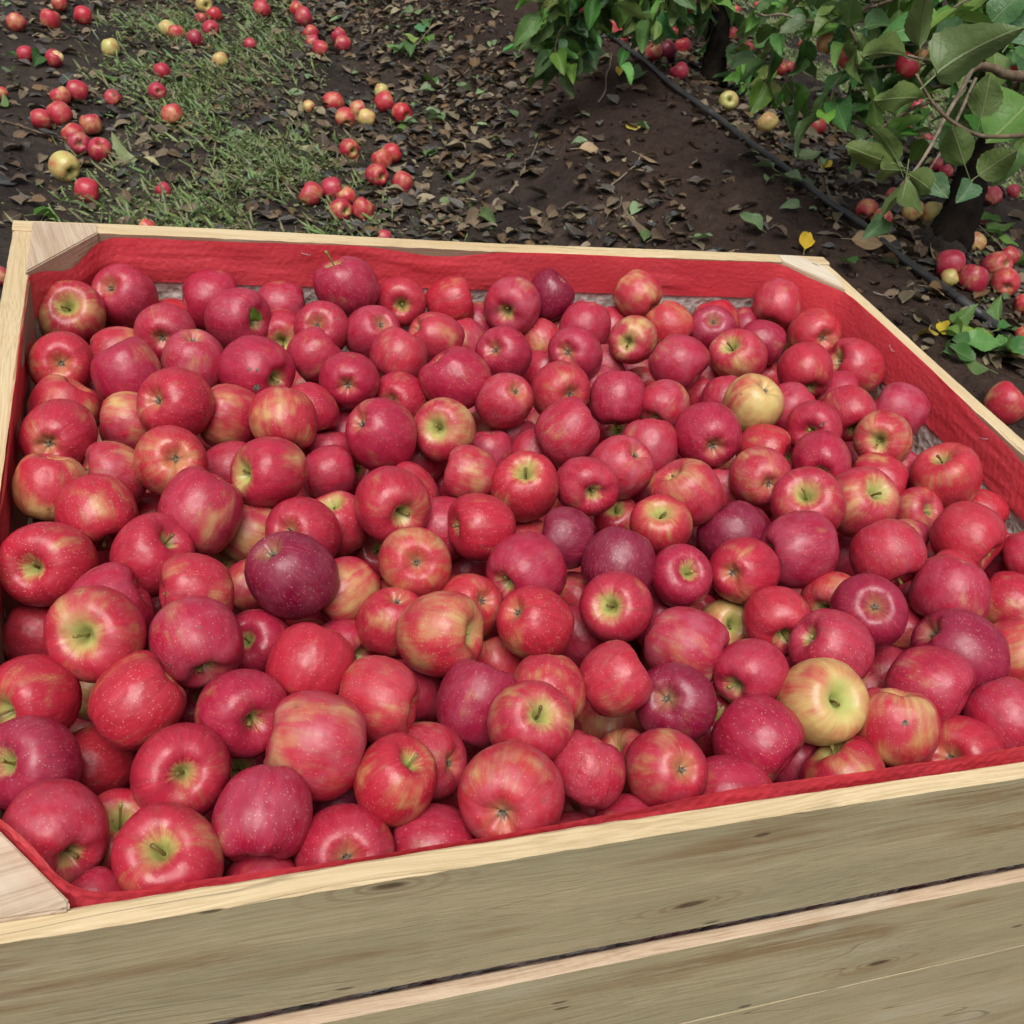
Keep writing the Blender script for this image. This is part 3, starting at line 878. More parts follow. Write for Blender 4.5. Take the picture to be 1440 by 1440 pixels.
# believable sizes: pull large ones up, let small ones sit deeper
T0 = np.where(rad(T0) > .0425, T0 * .0425 / np.maximum(rad(T0), 1e-6), T0)
T0 = np.where((rad(T0) < .031) & (lay > 0), np.minimum(T0 * .031 / rad(T0), T0 + .05), T0)
T = T0.copy()
SH = np.zeros((n, 2))                       # small pixel shifts
for it in range(260):
    RAYs = RAY + (np.array(ROT)[0][None] * SH[:, :1] + np.array(ROT)[1][None] * SH[:, 1:]) / FPX
    P = C0 + RAYs * T[:, None]
    R = rad(T)
    dv = P[:, None] - P[None]
    dist = np.linalg.norm(dv, axis=2) + np.eye(n)
    need = (R[:, None] + R[None]) * .925
    ov = np.clip(need - dist, 0, None) * (1 - np.eye(n))
    sgn = np.sign(T[:, None] - T[None] + 1e-6 * (py[None] - py[:, None]) + .0025 * (lay[:, None] - lay[None]))
    T = T + .20 * (ov * sgn).sum(1) - .012 * (T - T0)
    u = dv / dist[..., None]
    push = (ov[..., None] * u).sum(1) * .16
    lat = np.stack([push @ np.array(ROT)[0], push @ np.array(ROT)[1]], 1) * FPX / T[:, None]
    SH = np.clip(SH + lat - .02 * SH, -9, 9)
    # keep clear of the film on the walls
    for c, lo, hi in ((0, .030, 1.166), (1, .027, .951)):
        inn = P[:, c]
        f = np.clip(lo + R * .96 - inn, 0, .02) - np.clip(inn - (hi - R * .96), 0, .02)
        SH = SH + .2 * f[:, None] * np.stack([np.array(ROT)[0][c] * np.ones(n), np.array(ROT)[1][c] * np.ones(n)], 1) * FPX / T[:, None]
        T = T + .45 * f * np.where(np.abs(RAYs[:, c]) > .2, 1 / np.where(np.abs(RAYs[:, c]) > .2, RAYs[:, c], 1.), 0)
RAYs = RAY + (np.array(ROT)[0][None] * SH[:, :1] + np.array(ROT)[1][None] * SH[:, 1:]) / FPX
P = C0 + RAYs * T[:, None]
R = rad(T)
print('APPLES', n, 'max overlap mm', round(float(ov.max() * 1000), 1), 'mean', round(float(ov[ov > 0].mean() * 1000), 2), 'radius', R.min().round(4), R.max().round(4), 'z', P[:, 2].min().round(3), P[:, 2].max().round(3))

COLW = {'r': 'bright red', 'p': 'deep crimson', 'u': 'purplish', 'k': 'dusty pink', 'o': 'orange blushed', 'm': 'yellow streaked', 'g': 'greenish', 'd': 'dull pink'}
def where(x, y):
    d = {'by the far board': D - y, 'by the pipe side board': W - x, 'on the treeless side': x, 'by the knotty board': y}
    k = min(d, key=d.get)
    return k if d[k] < .11 else ('mid heap' if .3 < x < .9 and .28 < y < .7 else 'off centre')
def set_labels(objs, base, colour, feats):
    """look-alikes are told apart by size, then by the fruit that touches them"""
    groups = {}
    for o in objs: groups.setdefault(base[o], []).append(o)
    for lab, g in groups.items():
        left = list(g)
        if len(g) > 1:
            g2 = sorted(g, key=lambda o: o.scale.x)
            for o, wd in ((g2[0], 'smallest'), (g2[-1], 'biggest')):
                other = g2[1] if wd == 'smallest' else g2[-2]
                if abs(o.scale.x - other.scale.x) > .0022:
                    base[o] = wd + ' ' + lab; left.remove(o)
        if len(left) > 1:
            key = {}
            for o in left:
                near = sorted(((q.location - o.location).length, i) for i, q in enumerate(objs) if q is not o)[:4]
                key[o] = [(colour[objs[i]], feats[objs[i]]) for _, i in near]
            for o in left:
                for c, f in key[o]:
                    if sum((c, f) in key[q] for q in left) == 1:
                        base[o] = (lab + f', touching {c} {f} one').replace(' ,', ','); break
        for o in g:
            if len(base[o].split()) > 15: base[o] = base[o].replace(' half hidden', '').replace(' deep down', '')
            o['label'] = base[o]
LONG = {(83, 1176): 'pink and yellow apple beside the upturned red film at the bin corner',
        (175, 1174): 'pale apple with the long brown stem poking up between red ones',
        (331, 448): 'crimson apple with a scrap of green leaf on its stem',
        (361, 522): 'crimson apple with three black spots near its green stem hollow',
        (1060, 575): 'green-yellow apple lying among red ones near the drip-pipe board',
        (1144, 988): 'large green-yellow apple with short stem, beside an orange upright apple',
        (1258, 1025): 'orange upright apple with its stem on top near the weathered board',
        (441, 1045): 'biggest dull orange-pink apple showing only its side near the weathered board',
        (722, 1112): 'big orange-purple apple with its eye low, above the weathered board',
        (869, 852): 'red apple with vivid green stem hollow on top of the heap centre',
        (486, 404): 'tall crimson apple with upright stem standing above the far board row',
        (254, 1085): 'flat round crimson apple with its stem pointing straight out',
        (95, 442): 'red apple with yellow star round its stem, by the corner block',
        (409, 807): 'large dark purple apple with dented eye on top of the heap',
        (1329, 677): 'red apple with bright yellow stem hollow by the drip-pipe board',
        (720, 432): 'greenish pink apple with a bent thread of stem, far board row',
        (127, 894): 'large red apple with wide yellow-green stem hollow, opposite the trees',
        (1147, 602): 'crimson apple with a black crescent mark beside its stem hollow'}
bin_apples = {}
base_lab, col_lab, feat_lab = {}, {}, {}
for i, (x, y, r, f, ax, ay, look, ly) in enumerate(items):
    rg = random.Random(1000 + i)
    sd_ = axis_from(x, y, r, f, ax, ay, rg)
    key = (int(x), int(y))
    o = place_apple(Vector(P[i]), float(R[i]), sd_, look, f, rg, sq=1.0 if f in 'sc' and rg.random() < .5 else None, stemkind=2 if key in ((175, 1174), (486, 404)) else None)
    feat = {'s': 'stem up', 'c': 'eye up', 'n': 'side on'}[f]
    bur = ('', ' half hidden', ' deep down')[ly]
    lab = LONG.get(key) or f'{COLW[look]} apple {feat}{bur} {where(P[i][0], P[i][1])}'
    tag(o, lab, 'apple', 'apples heaped in the wooden bin')
    bin_apples[key] = o
    base_lab[o] = lab; col_lab[o] = COLW[look]; feat_lab[o] = feat
set_labels(list(bin_apples.values()), base_lab, col_lab, feat_lab)

# marks on single fruits: insect stings, the crescent scar
def mark(parent, ax, ay, r_mm, ratio=1.0, ang=0., col=None, name='blemish'):
    """a flake of dark scab lying on the skin where the photo shows it"""
    bpy.context.view_layer.update()
    mw = Matrix.LocRotScale(parent.location, parent.rotation_quaternion, parent.scale)
    inv = mw.inverted()
    a = inv @ CAM
    d = (inv.to_3x3() @ ray(ax, ay)).normalized()
    hit, loc, nor, _ = parent.ray_cast(a, d)
    if not hit: return
    q = Vector((0, 0, 1)).rotation_difference(nor)
    V, F = [(0, 0, .012)], []
    s = r_mm / 1000 / parent.scale.x
    for k in range(10):
        t = k * .6283
        p = Matrix.Rotation(ang, 3, 'Z') @ Vector((math.cos(t) * s * ratio, math.sin(t) * s * (1 + .2 * math.sin(3 * t)), 0))
        V.append((p.x, p.y, .004))
    F = [(0, 1 + k, 1 + (k + 1) % 10) for k in range(10)]
    o = obj(name, mesh(name, V, F), col or M_CALYX, parent)
    o.location = loc
    o.rotation_mode = 'QUATERNION'
    o.rotation_quaternion = q
for a in ((350, 519, 2.2, .8), (362, 520, 2.2, .7), (361, 545, 4.2, 1.)):
    mark(bin_apples[(361, 522)], *a)
mark(bin_apples[(1147, 602)], 1156, 597, 4.5, .35, .8)
mark(bin_apples[(1258, 1025)], 1273, 1017, 2.6, 1.)

def mass_mesh(name, specs, nseg=16):
    """many apples in one mesh; specs: (pos, R, stemdir, look)"""
    prof = [PROF[k] for k in (0, 2, 4, 6, 8, 10, 11, 13, 15, 17, 19, 21, 23)]
    V, F, LP, TI, WX = [], [], [], [], []
    for j, (pos, R_, sdir, look) in enumerate(specs):
        rg = random.Random(5000 + j)
        v, nr = apple_verts(300 + j % 9, nseg, prof)
        q = Vector((0, 0, 1)).rotation_difference(sdir)
        b0 = len(V)
        V += [Vector(pos) + (q @ Vector(p)) * R_ for p in v]
        F += [tuple(b0 + k for k in f) for f in apple_faces(nr, nseg)]
        LP += v
        b, h, bl, ring = LOOK[look]
        t = (b + rg.uniform(-.12, .12), h, rg.random()); x = (bl, ring, .7)
        TI += [t] * len(v); WX += [x] * len(v)
    me = mesh(name, V, F)
    vattr(me, 'lp', LP); vattr(me, 'tint', TI); vattr(me, 'wax', WX)
    return me

specs = []
rg = random.Random(77)
for lyr, z in enumerate((-.148, -.215)):
    for i in range(16):
        for j in range(13):
            x = .068 + i * .0712 + (.02 if j % 2 else 0) + rg.uniform(-.008, .008); y = .062 + j * .0715 + rg.uniform(-.008, .008)
            if x > 1.133 or y > .918 or (x < .11 and (y > .84 or y < .12)) or (x > 1.08 and (y > .85 or y < .12)): continue
            z0 = z + rg.uniform(-.012, .012)
            d = np.linalg.norm(P - np.array([x, y, z0]), axis=1) - R
            if d.min() < .033: z0 -= (.033 - d.min()) * 1.1
            specs.append(((x, y, z0), .036, Vector((rg.uniform(-1, 1), rg.uniform(-1, 1), rg.uniform(-.3, 1))).normalized(), rg.choice('rppokk')))
o = obj('apples', mass_mesh('apples', specs), M_APPLE_MASS)
tag(o, 'red apples packed deep in the bin under the top layer', 'apples', None, 'stuff')

# ------------------------------------------------------------------ windfall apples on the ground
WIND = '''
22 30 13 n 0 0 m;70 26 14 n 0 0 o;84 4 11 n 0 0 o;116 20 13 n 0 0 r;35 75 11 n 0 0 p;155 65 13 n 0 0 g;287 5 12 s 291 6 g;301 20 11 n 0 0 r
297 39 12 c 300 41 p;274 53 12 n 0 0 p;234 38 11 n 0 0 g;245 43 11 n 0 0 o;283 26 9 n 0 0 k;227 98 12 n 0 0 p;221 127 13 c 223 127 p;241 158 15 n 0 0 o
310 83 11 n 0 0 g;351 61 9 n 0 0 k;368 10 12 n 0 0 r;417 11 10 n 0 0 r;427 23 13 n 0 0 p;437 45 11 n 0 0 r;440 58 10 n 0 0 p;450 67 11 n 0 0 r
477 50 11 n 0 0 p;483 60 12 n 0 0 p;108 126 15 n 0 0 p;85 134 14 n 0 0 o;82 157 17 n 0 0 o;57 166 14 n 0 0 r;128 173 16 n 0 0 m;102 186 15 n 0 0 m
112 200 16 c 112 200 p;140 210 16 s 142 198 p;90 231 21 s 99 240 g;122 266 18 n 0 0 r;0 130 10 n 0 0 o;158 136 11 n 0 0 k;230 266 9 n 0 0 k
434 149 9 n 0 0 g;470 142 14 n 0 0 o;485 164 14 s 487 172 o;503 152 12 n 0 0 o;515 165 13 n 0 0 g;541 142 15 n 0 0 r;536 127 10 n 0 0 g;565 157 14 s 573 161 r
491 207 14 s 497 211 m;537 223 14 n 0 0 m;551 214 14 n 0 0 r;530 245 16 s 538 247 r;567 254 15 n 0 0 r;438 271 17 n 0 0 o;467 263 16 n 0 0 p;488 275 14 n 0 0 o
479 293 16 s 488 295 m;511 293 16 n 0 0 r;207 318 12 n 0 0 o;540 333 9 n 0 0 k;0 386 11 n 0 0 k
868 38 13 n 0 0 o;880 30 11 n 0 0 r;873 49 11 n 0 0 m;893 42 10 n 0 0 k;919 73 13 n 0 0 o;939 69 13 n 0 0 u;960 64 12 n 0 0 r;956 99 13 n 0 0 p;948 45 9 n 0 0 r
1025 140 14 s 1027 138 g;1079 171 15 n 0 0 g;1150 175 14 n 0 0 o;1098 95 10 s 1103 89 r;1109 93 8 n 0 0 m;1094 84 7 n 0 0 k;1123 91 7 n 0 0 p;1077 58 8 n 0 0 g
1054 66 8 n 0 0 o;1035 14 7 n 0 0 m;1042 32 9 n 0 0 p;1030 47 9 n 0 0 o;1066 9 7 n 0 0 k;1083 4 7 n 0 0 k;1128 62 5 n 0 0 o
1290 148 11 n 0 0 p;1274 177 9 n 0 0 m;1269 185 8 n 0 0 p;1305 193 9 n 0 0 k;1317 231 6 n 0 0 k;1328 238 9 n 0 0 k;1418 232 9 n 0 0 r;1435 204 8 n 0 0 o
1220 293 15 s 1215 303 o;1238 304 14 n 0 0 o;1257 274 12 n 0 0 o;1284 295 14 n 0 0 g;1313 298 17 n 0 0 g;1395 273 14 n 0 0 k;1376 307 9 n 0 0 p;1373 340 14 n 0 0 g
1338 370 21 n 0 0 p;1366 389 21 n 0 0 p;1336 385 11 n 0 0 g;1402 371 20 s 1418 368 r;1419 360 15 n 0 0 r;1415 394 20 c 1418 402 o;1442 425 14 n 0 0 r;1444 470 14 n 0 0 r
1416 566 31 n 0 0 r;1250 5 7 n 0 0 k;1380 20 7 n 0 0 k;1425 268 6 n 0 0 k
'''
mass = []
spots = []
wi = []
for ln in WIND.replace('\n', ';').split(';'):
    q = ln.split()
    if len(q) == 7: wi.append((float(q[0]), float(q[1]), float(q[2]), q[3], float(q[4]), float(q[5]), q[6]))
placed = []
for i, (x, y, r, f, ax, ay, look) in enumerate(wi):
    rg = random.Random(3000 + i)
    Rg = .035
    for _ in range(5):
        t, p = ground_hit(x, y, Rg * .9)
        Rg = min(.044, max(.024, r * t / FPX))
    for q, qr in placed:                                     # touching fruits do not sink into each other
        dvec = p - q
        if dvec.length < (Rg + qr) * .95 and dvec.length > 1e-4:
            dd = Vector((dvec.x, dvec.y, 0)).normalized() * ((Rg + qr) * .95 - dvec.length)
            p = p + dd
    p.z = gz(p.x, p.y) + Rg * .76
    placed.append((p.copy(), Rg))
    sdir = axis_from(x, y, r, f, ax, ay, rg)
    if r < 10:
        mass.append((p, Rg, sdir, look)); continue
    spots.append((p, Rg, sdir, look, f, rg))
def ground_where(p):
    if p.x < 1.15:
        return 'on the weedy track' if .15 < p.x < .75 else ('on track mud' if p.x <= .15 else 'on leaf litter')
    if p.x < 1.95: return 'on the bank by the bin'
    if p.x < 2.75: return 'behind the pipe' if p.y > 1.9 else 'by the leaning trunk'
    return 'beyond the trees'
wl, wc, wf, wobj = {}, {}, {}, []
for i, (p, Rg, sdir, look, f, rg) in enumerate(spots):
    o = place_apple(p, Rg, sdir, look, f, rg, fade=.14)
    near = sum(1 for q in spots if (q[0] - p).length < .17) - 1
    clu = 'lying alone' if near == 0 else ('touching another' if near == 1 else 'huddled')
    wl[o] = f'{COLW[look]} windfall {clu} {ground_where(p)}'; wc[o] = COLW[look]; wf[o] = 'fallen'
    wobj.append(o)
    tag(o, wl[o], 'apple', 'windfall apples on the ground')
set_labels(wobj, wl, wc, wf)
o = obj('apples', mass_mesh('windfall_apples', mass, 14), M_APPLE_MASS)
tag(o, 'small far-off windfall apples scattered beyond the tree row', 'apples', None, 'stuff')
# the half-eaten windfall
t, p = ground_hit(77, 92)
core = place_apple(p + Vector((0, 0, .024)), .031, Vector((.3, -.2, .9)).normalized(), 'm', 'n', random.Random(5))
tag(core, 'half-eaten apple showing cream flesh beside a green leaf on the track', 'apple', 'windfall apples on the ground')
V, F = apple_verts(31, 18, [PROF[k] for k in (0, 3, 6, 9, 11, 13, 16, 19, 23)])
bite = mesh('flesh', [(x * .82 + .26 * (ROT.transposed() @ Vector((0, 0, -1))).x, y * .82 - .2, z * .80 + .22) for x, y, z in V], apple_faces(F, 18))
bo = obj('flesh', bite, M_FLESH, core)

# ------------------------------------------------------------------ irrigation pipe
pipe = empty('irrigation_pipe', (2.0, 2.4, -.33))
tag(pipe, 'black polythene drip pipe running along the foot of the tree row', 'pipe')
pp = []
for (x, y) in ((700, -70), (780, -15), (850, 40), (893, 78), (930, 110), (1000, 160), (1050, 198), (1100, 235), (1150, 273), (1200, 310), (1250, 350), (1300, 390), (1345, 420), (1390, 450), (1440, 495), (1500, 545)):
    t, p = ground_hit(x, y, .012)
    p.z = max(gz(p.x, p.y) + .008, -.40) + .004
    pp.append(p)
pp = smooth_path(pp, 5)
for _ in range(6):
    pp = [pp[0]] + [(pp[i - 1] + pp[i] * 2 + pp[i + 1]) / 4 for i in range(1, len(pp) - 1)] + [pp[-1]]
for p in pp: p.z = max(p.z, gz(p.x, p.y) + .009)
for _ in range(3):
    for i in range(1, len(pp) - 1): pp[i].z = max(pp[i].z, (pp[i - 1].z + pp[i + 1].z) / 2)
V, F = tube([p - pipe.location for p in pp], .0105, 12)
obj('hose', mesh('hose', V, F), M_PIPE, pipe)
def joiner(px_, py_, L=.045, r=.0135):
    t, p = ground_hit(px_, py_, .012)
    k = min(range(len(pp)), key=lambda i: (pp[i] - p).length)
    d = (pp[min(k + 2, len(pp) - 1)] - pp[max(k - 2, 0)]).normalized()
    c = pp[k] - pipe.location
    V, F = tube([c - d * L, c - d * L * .8, c - d * .004, c + d * .004, c + d * L * .8, c + d * L], [r * .8, r, r, r, r, r * .8], 12)
    obj('joiner', mesh('joiner', V, F), M_PIPE, pipe)
for q in ((1225, 330), (1085, 226), (1006, 164), (1360, 432)): joiner(*q, L=.02 if q[0] != 1360 else .04, r=.0122)

# ------------------------------------------------------------------ leaves
def leaf_grid(seed, nu=8, nv=4, w=.29, curl=.25, fold=.18, serr=.012, twist=.3, wave=.035):
    """blade from (0,0,0) to about (0,1,0); lp keeps the flat coordinates"""
    rg = random.Random(seed)
    V, LP, F = [], [], []
    cu = curl * rg.uniform(.4, 1.4) * rg.choice((1, 1, -.5)); fo = fold * rg.uniform(.3, 1.4); tw = twist * rg.uniform(-1, 1); be = rg.uniform(-.10, .10)
    ph = rg.random() * 6
    for i in range(nu + 1):
        u = i / nu
        wid = w * (math.sin(math.pi * min(1, u ** .78)) ** .72 if 0 < u < 1 else .0) * (1.05 - .18 * u) + .004
        for j in range(nv + 1):
            s = (j / nv - .5) * 2
            ww = wid * s
            if abs(s) == 1: ww *= 1 + serr * 3 * (1 if i % 2 else -1)
            x, y, z = ww, u, abs(ww) * fo * 2.4 + wave * math.sin(u * 9 + ph + (2 if s > 0 else 0)) * abs(s)
            z -= cu * u * u
            x += be * u * u
            a = tw * u
            V.append((x * math.cos(a) - z * math.sin(a) * .6, y, z * math.cos(a) + x * math.sin(a)))
            LP.append((ww, u, 0))
    for i in range(nu):
        for j in range(nv):
            a = i * (nv + 1) + j
            F.append((a, a + 1, a + nv + 2, a + nv + 1))
    return V, F, LP
def leaf_mesh(seed, mat, **kw):
    V, F, LP = leaf_grid(seed, **kw)
    # petiole as a fine three-sided stalk
    n0 = len(V)
    for y in (-.32, .04):
        for k in range(3):
            a = k * 2.094
            V.append((.014 * math.cos(a), y, .014 * math.sin(a) - (.05 if y < 0 else 0))); LP.append((.0, .5, 0))
    F += [(n0 + k, n0 + (k + 1) % 3, n0 + 3 + (k + 1) % 3, n0 + 3 + k) for k in range(3)]
    me = mesh('leaf', V, F)
    vattr(me, 'lp', LP)
    me.materials.append(mat)
    return me
LEAF = [leaf_mesh(400 + i, M_LEAF, nu=15, nv=4, w=random.Random(i).uniform(.27, .36), curl=.40, fold=.28, wave=.055) for i in range(10)]
DEAD = [leaf_mesh(500 + i, M_DEAD, nu=8, nv=4, w=random.Random(i).uniform(.24, .38), curl=.4, fold=.25, serr=.0, twist=.9) for i in range(12)]

GREENS = [(.085, .19, .036), (.065, .165, .045), (.11, .235, .042), (.050, .125, .036), (.15, .28, .055), (.085, .20, .07)]
BROWNS = [(.115, .072, .045), (.080, .052, .036), (.15, .105, .070), (.060, .042, .032), (.19, .145, .095), (.045, .035, .031), (.085, .075, .070), (.13, .075, .035), (.05, .05, .055), (.23, .19, .12)]

def leaf_obj(name, me, col, base, tip, normal, parent, width=None):
    d = tip - base
    L = d.length
    d.normalize()
    nrm_ = (normal - d * normal.dot(d)).normalized()
    xx = d.cross(nrm_)
    M = Matrix((xx, d, nrm_)).transposed().to_4x4()
    M.translation = base
    M = M @ Matrix.Diagonal((L * (width or 1), L, L, 1))
    o = bpy.data.objects.new(name, me)
    COL.objects.link(o)
    if parent is not None:
        o.parent = parent
        M = Matrix.Translation(-parent.location) @ M
    o.matrix_local = M
    o['lc'] = list(col)
    return o

# ---- fallen leaves: the 300 that show largest are pieces of the ground
rg = random.Random(21)
cnt = 0
def fallen(px_, py_, L, col, kind=DEAD, lift=.006, ang=None, up=None):
    t, p = ground_hit(px_, py_)
    a = rg.uniform(0, 6.28) if ang is None else ang
    d = Vector((math.cos(a), math.sin(a), rg.uniform(-.08, .25)))
    nn = up or Vector((rg.gauss(0, .35), rg.gauss(0, .35), 1 if rg.random() < .75 else -1))
    b = p + Vector((0, 0, lift + .008)) - d * L * .5
    b.z = max(b.z, gz(b.x, b.y) + lift)
    return leaf_obj('fallen_leaf', kind[rg.randrange(len(kind))], col, b, b + d * L, nn.normalized(), ground)
PALE = [(.17, .25, .13), (.14, .22, .10), (.12, .20, .07)]
hand = [(1130, 347, .075, (.55, .36, .02)), (1110, 262, .08, PALE[0]), (1130, 225, .09, PALE[0]), (1050, 330, .075, PALE[1]), (1110, 298, .06, PALE[0]),
        (1080, 258, .05, PALE[2]), (605, 218, .08, PALE[2]), (560, 182, .09, (.07, .15, .03)), (578, 180, .06, PALE[1]), (610, 165, .07, PALE[0]), (603, 118, .08, (.07, .15, .03)),
        (602, 135, .07, PALE[0]), (650, 137, .07, PALE[0]), (612, 170, .08, PALE[1]), (700, 205, .06, (.05, .13, .03)), (175, 225, .10, (.26, .30, .15)), (205, 236, .09, (.36, .33, .18)),
        (684, 313, .08, (.09, .14, .05)), (628, 255, .06, (.06, .12, .04)), (656, 260, .06, (.06, .12, .04)), (905, 185, .06, PALE[1]), (890, 182, .06, (.5, .40, .04)), (729, 85, .06, PALE[0]),
        (775, 35, .08, PALE[2]), (735, 65, .07, (.06, .13, .03)), (748, 75, .06, (.09, .17, .06)), (870, 105, .06, (.55, .40, .03)), (895, 112, .08, PALE[1]), (848, 85, .06, PALE[0]),
        (812, 212, .06, PALE[0]), (832, 215, .09, (.36, .25, .15)), (915, 228, .08, (.30, .22, .13)), (892, 255, .07, (.2, .15, .10)), (980, 235, .06, (.12, .10, .085)), (1070, 240, .07, PALE[1]),
        (1030, 300, .06, (.16, .13, .10)), (905, 340, .06, (.10, .16, .06)), (955, 308, .06, (.07, .07, .075)), (912, 325, .06, (.075, .075, .085)), (985, 345, .05, PALE[1]),
        (1215, 350, .08, (.26, .17, .09)), (1190, 385, .08, (.05, .13, .03)), (1240, 345, .07, (.34, .23, .11)), (1290, 455, .07, (.10, .085, .06)), (1300, 475, .06, (.5, .38, .03)),
        (1325, 470, .06, (.5, .38, .03)), (1345, 460, .08, (.05, .14, .03)), (1395, 455, .09, (.05, .15, .03)), (1345, 510, .07, (.05, .14, .03)), (1370, 520, .07, (.08, .15, .05)),
        (1420, 470, .09, (.06, .17, .04)), (1440, 380, .08, (.05, .15, .03)), (1400, 330, .07, (.06, .16, .03)), (1385, 320, .07, (.06, .16, .03)), (1425, 505, .06, (.30, .16, .07)),
        (1330, 500, .05, (.05, .14, .03)), (1160, 240, .05, (.45, .33, .03)), (1185, 245, .04, PALE[0]), (1145, 140, .07, PALE[0]), (70, 310, .08, (.06, .16, .02)), (28, 85, .09, (.05, .14, .03)),
        (55, 90, .09, (.04, .12, .03)), (15, 110, .07, PALE[1]), (150, 115, .08, (.08, .16, .04)), (5, 150, .06, PALE[2]), (440, 82, .07, (.24, .2, .12)), (410, 78, .08, (.24, .20, .13)),
        (430, 210, .09, (.30, .30, .15)), (425, 155, .07, (.26, .20, .12)), (570, 25, .07, PALE[1]), (590, 22, .07, PALE[1]), (500, 108, .07, PALE[0]), (625, 290, .05, PALE[0])]
for (x, y, L, c) in hand:
    fresh = c[1] > c[0]
    fallen(x, y, L, c, LEAF if fresh else DEAD, .006 if not fresh else .012); cnt += 1
tries = 0
cells = []
while cnt < 300 and tries < 6000:
    tries += 1
    x, y = rg.uniform(0, 1440), rg.uniform(30, 420) if rg.random() < .2 else rg.uniform(60, 345)
    t, p = ground_hit(x, y)
    if p.y < 1.02 and p.x < 1.25: continue
    dens = .25 + .75 * (.75 < p.x < 1.55) - .17 * (1.62 < p.x < 1.95) + .3 * (2.0 < p.x < 2.7)
    if rg.random() > dens: continue
    fallen(x, y, rg.uniform(.045, .085), rg.choice(BROWNS)); cnt += 1

def leaf_mass(name, specs, kind='leaf', nu=4, nv=2, slim=1.):
    """specs: base, dir, normal, length, colour"""
    protos = [leaf_grid(600 + i, nu=nu, nv=nv, w=slim * random.Random(i).uniform(.25, .36), curl=.30 if kind == 'dead' else .25, fold=.20 if kind == 'dead' else .2, serr=0, twist=.8 if kind == 'dead' else .3) for i in range(14)]
    PV = [np.array(p[0]) for p in protos]
    V, F, LP, LC = [], [], [], []
    n0 = 0
    for j, (b, d, nn, L, c) in enumerate(specs):
        k = j % 14
        d = np.array(d, float); d /= np.linalg.norm(d)
        nn = np.array(nn, float); nn = nn - d * nn.dot(d); nn /= np.linalg.norm(nn) + 1e-9
        xx = np.cross(d, nn)
        V.append(np.array(b)[None] + L * (PV[k][:, :1] * xx + PV[k][:, 1:2] * d + PV[k][:, 2:] * nn))
        F.append(np.array(protos[k][1]) + n0)
        LP.append(np.array(protos[k][2])); LC.append(np.repeat(np.array(c, float)[None], len(PV[k]), 0))
        n0 += len(PV[k])
    V = np.concatenate(V); F = np.concatenate(F)
    me = bpy.data.meshes.new(name)
    me.vertices.add(len(V)); me.vertices.foreach_set('co', V.astype(np.float32).ravel())
    me.loops.add(F.size); me.loops.foreach_set('vertex_index', F.astype(np.int32).ravel())
    me.polygons.add(len(F)); me.polygons.foreach_set('loop_start', np.arange(0, F.size, 4, dtype=np.int32))
    me.polygons.foreach_set('use_smooth', np.ones(len(F), bool))
    me.update(calc_edges=True)
    vattr(me, 'lp', np.concatenate(LP)); vattr(me, 'lc', np.concatenate(LC))
    return me

sp = []
while len(sp) < 21000:
    if rg.random() < .85: x, y = rg.uniform(-.9, 3.6), rg.uniform(1.2, 6.4)
    else: x, y = rg.uniform(-1.6, 7.), rg.uniform(.3, 9.5)
    if -.1 < x < 1.25 and y < 1.1: continue
    dens = .34 + .66 * (.72 < x < 1.5) + .25 * (1.5 <= x < 1.62) - .29 * (1.66 < x < 1.98) + .35 * (2.0 < x < 2.8) + .2 * (x > 2.8) - .08 * (x < .1)
    dens *= .62 + .62 * snoise(x * 2.2 + 40, y * 2.2)
    if rg.random() > dens: continue
    a = rg.uniform(0, 6.28)
    L = rg.uniform(.010, .035) if rg.random() < .5 else rg.uniform(.03, .072)
    c = rg.choice(BROWNS)
    if rg.random() < .05: c = rg.choice(PALE)
    k = rg.uniform(.45, 1.3)
    fl = .2 if L > .03 else .45
    sp.append(((x, y, gz(x, y) + rg.uniform(.001, .010)), (math.cos(a), math.sin(a), rg.uniform(-.1, .2)), (rg.gauss(0, fl), rg.gauss(0, fl), 1), L, [v * k for v in c]))
o = obj('leaf_litter', leaf_mass('leaf_litter', sp, 'dead', 5, 2), M_DEAD_MASS, ground)
o['kind'] = 'stuff'

# ---- weeds and grass on the track
sp, bl = [], []
def weedy(x, y):
    band = math.exp(-((x - .43 - .03 * (y - 3)) / .27) ** 2) * (1 if y < 5.4 else .6)
    far = .5 * (x > 3.2) * (x < 5.3)
    return (band + far) * (.55 + .85 * snoise(x * 3.6 + 70, y * 2.6 + 5))
tr = 0
while len(sp) + len(bl) < 60000 and tr < 900000:
    tr += 1
    x, y = rg.uniform(-.4, 5.4), rg.uniform(1.3, 8.0)
    if rg.random() > weedy(x, y): continue
    zb = gz(x, y)
    g = rg.choice(((.19, .28, .09), (.14, .22, .07), (.24, .32, .12), (.22, .28, .15), (.26, .28, .14)))
    a = rg.uniform(0, 6.28)
    if rg.random() < .40:       # small broad weed leaf
        sp.append(((x, y, zb + rg.uniform(.004, .025)), (math.cos(a), math.sin(a), rg.uniform(-.1, .5)), (rg.gauss(0, .3), rg.gauss(0, .3), 1), rg.uniform(.007, .020), g))
    else:                       # grass blade
        bl.append(((x, y, zb), (math.cos(a) * .8, math.sin(a) * .8, rg.uniform(.15, 1.0)), (math.cos(a + 1.57), math.sin(a + 1.57), .8), rg.uniform(.022, .075), [v * rg.uniform(.7, 1.1) for v in g]))
tag(obj('weeds', leaf_mass('weeds', sp, 'leaf', 3, 2), M_LEAF_MASS), 'low broad-leaved green weeds along the middle of the track', 'weeds', None, 'stuff')
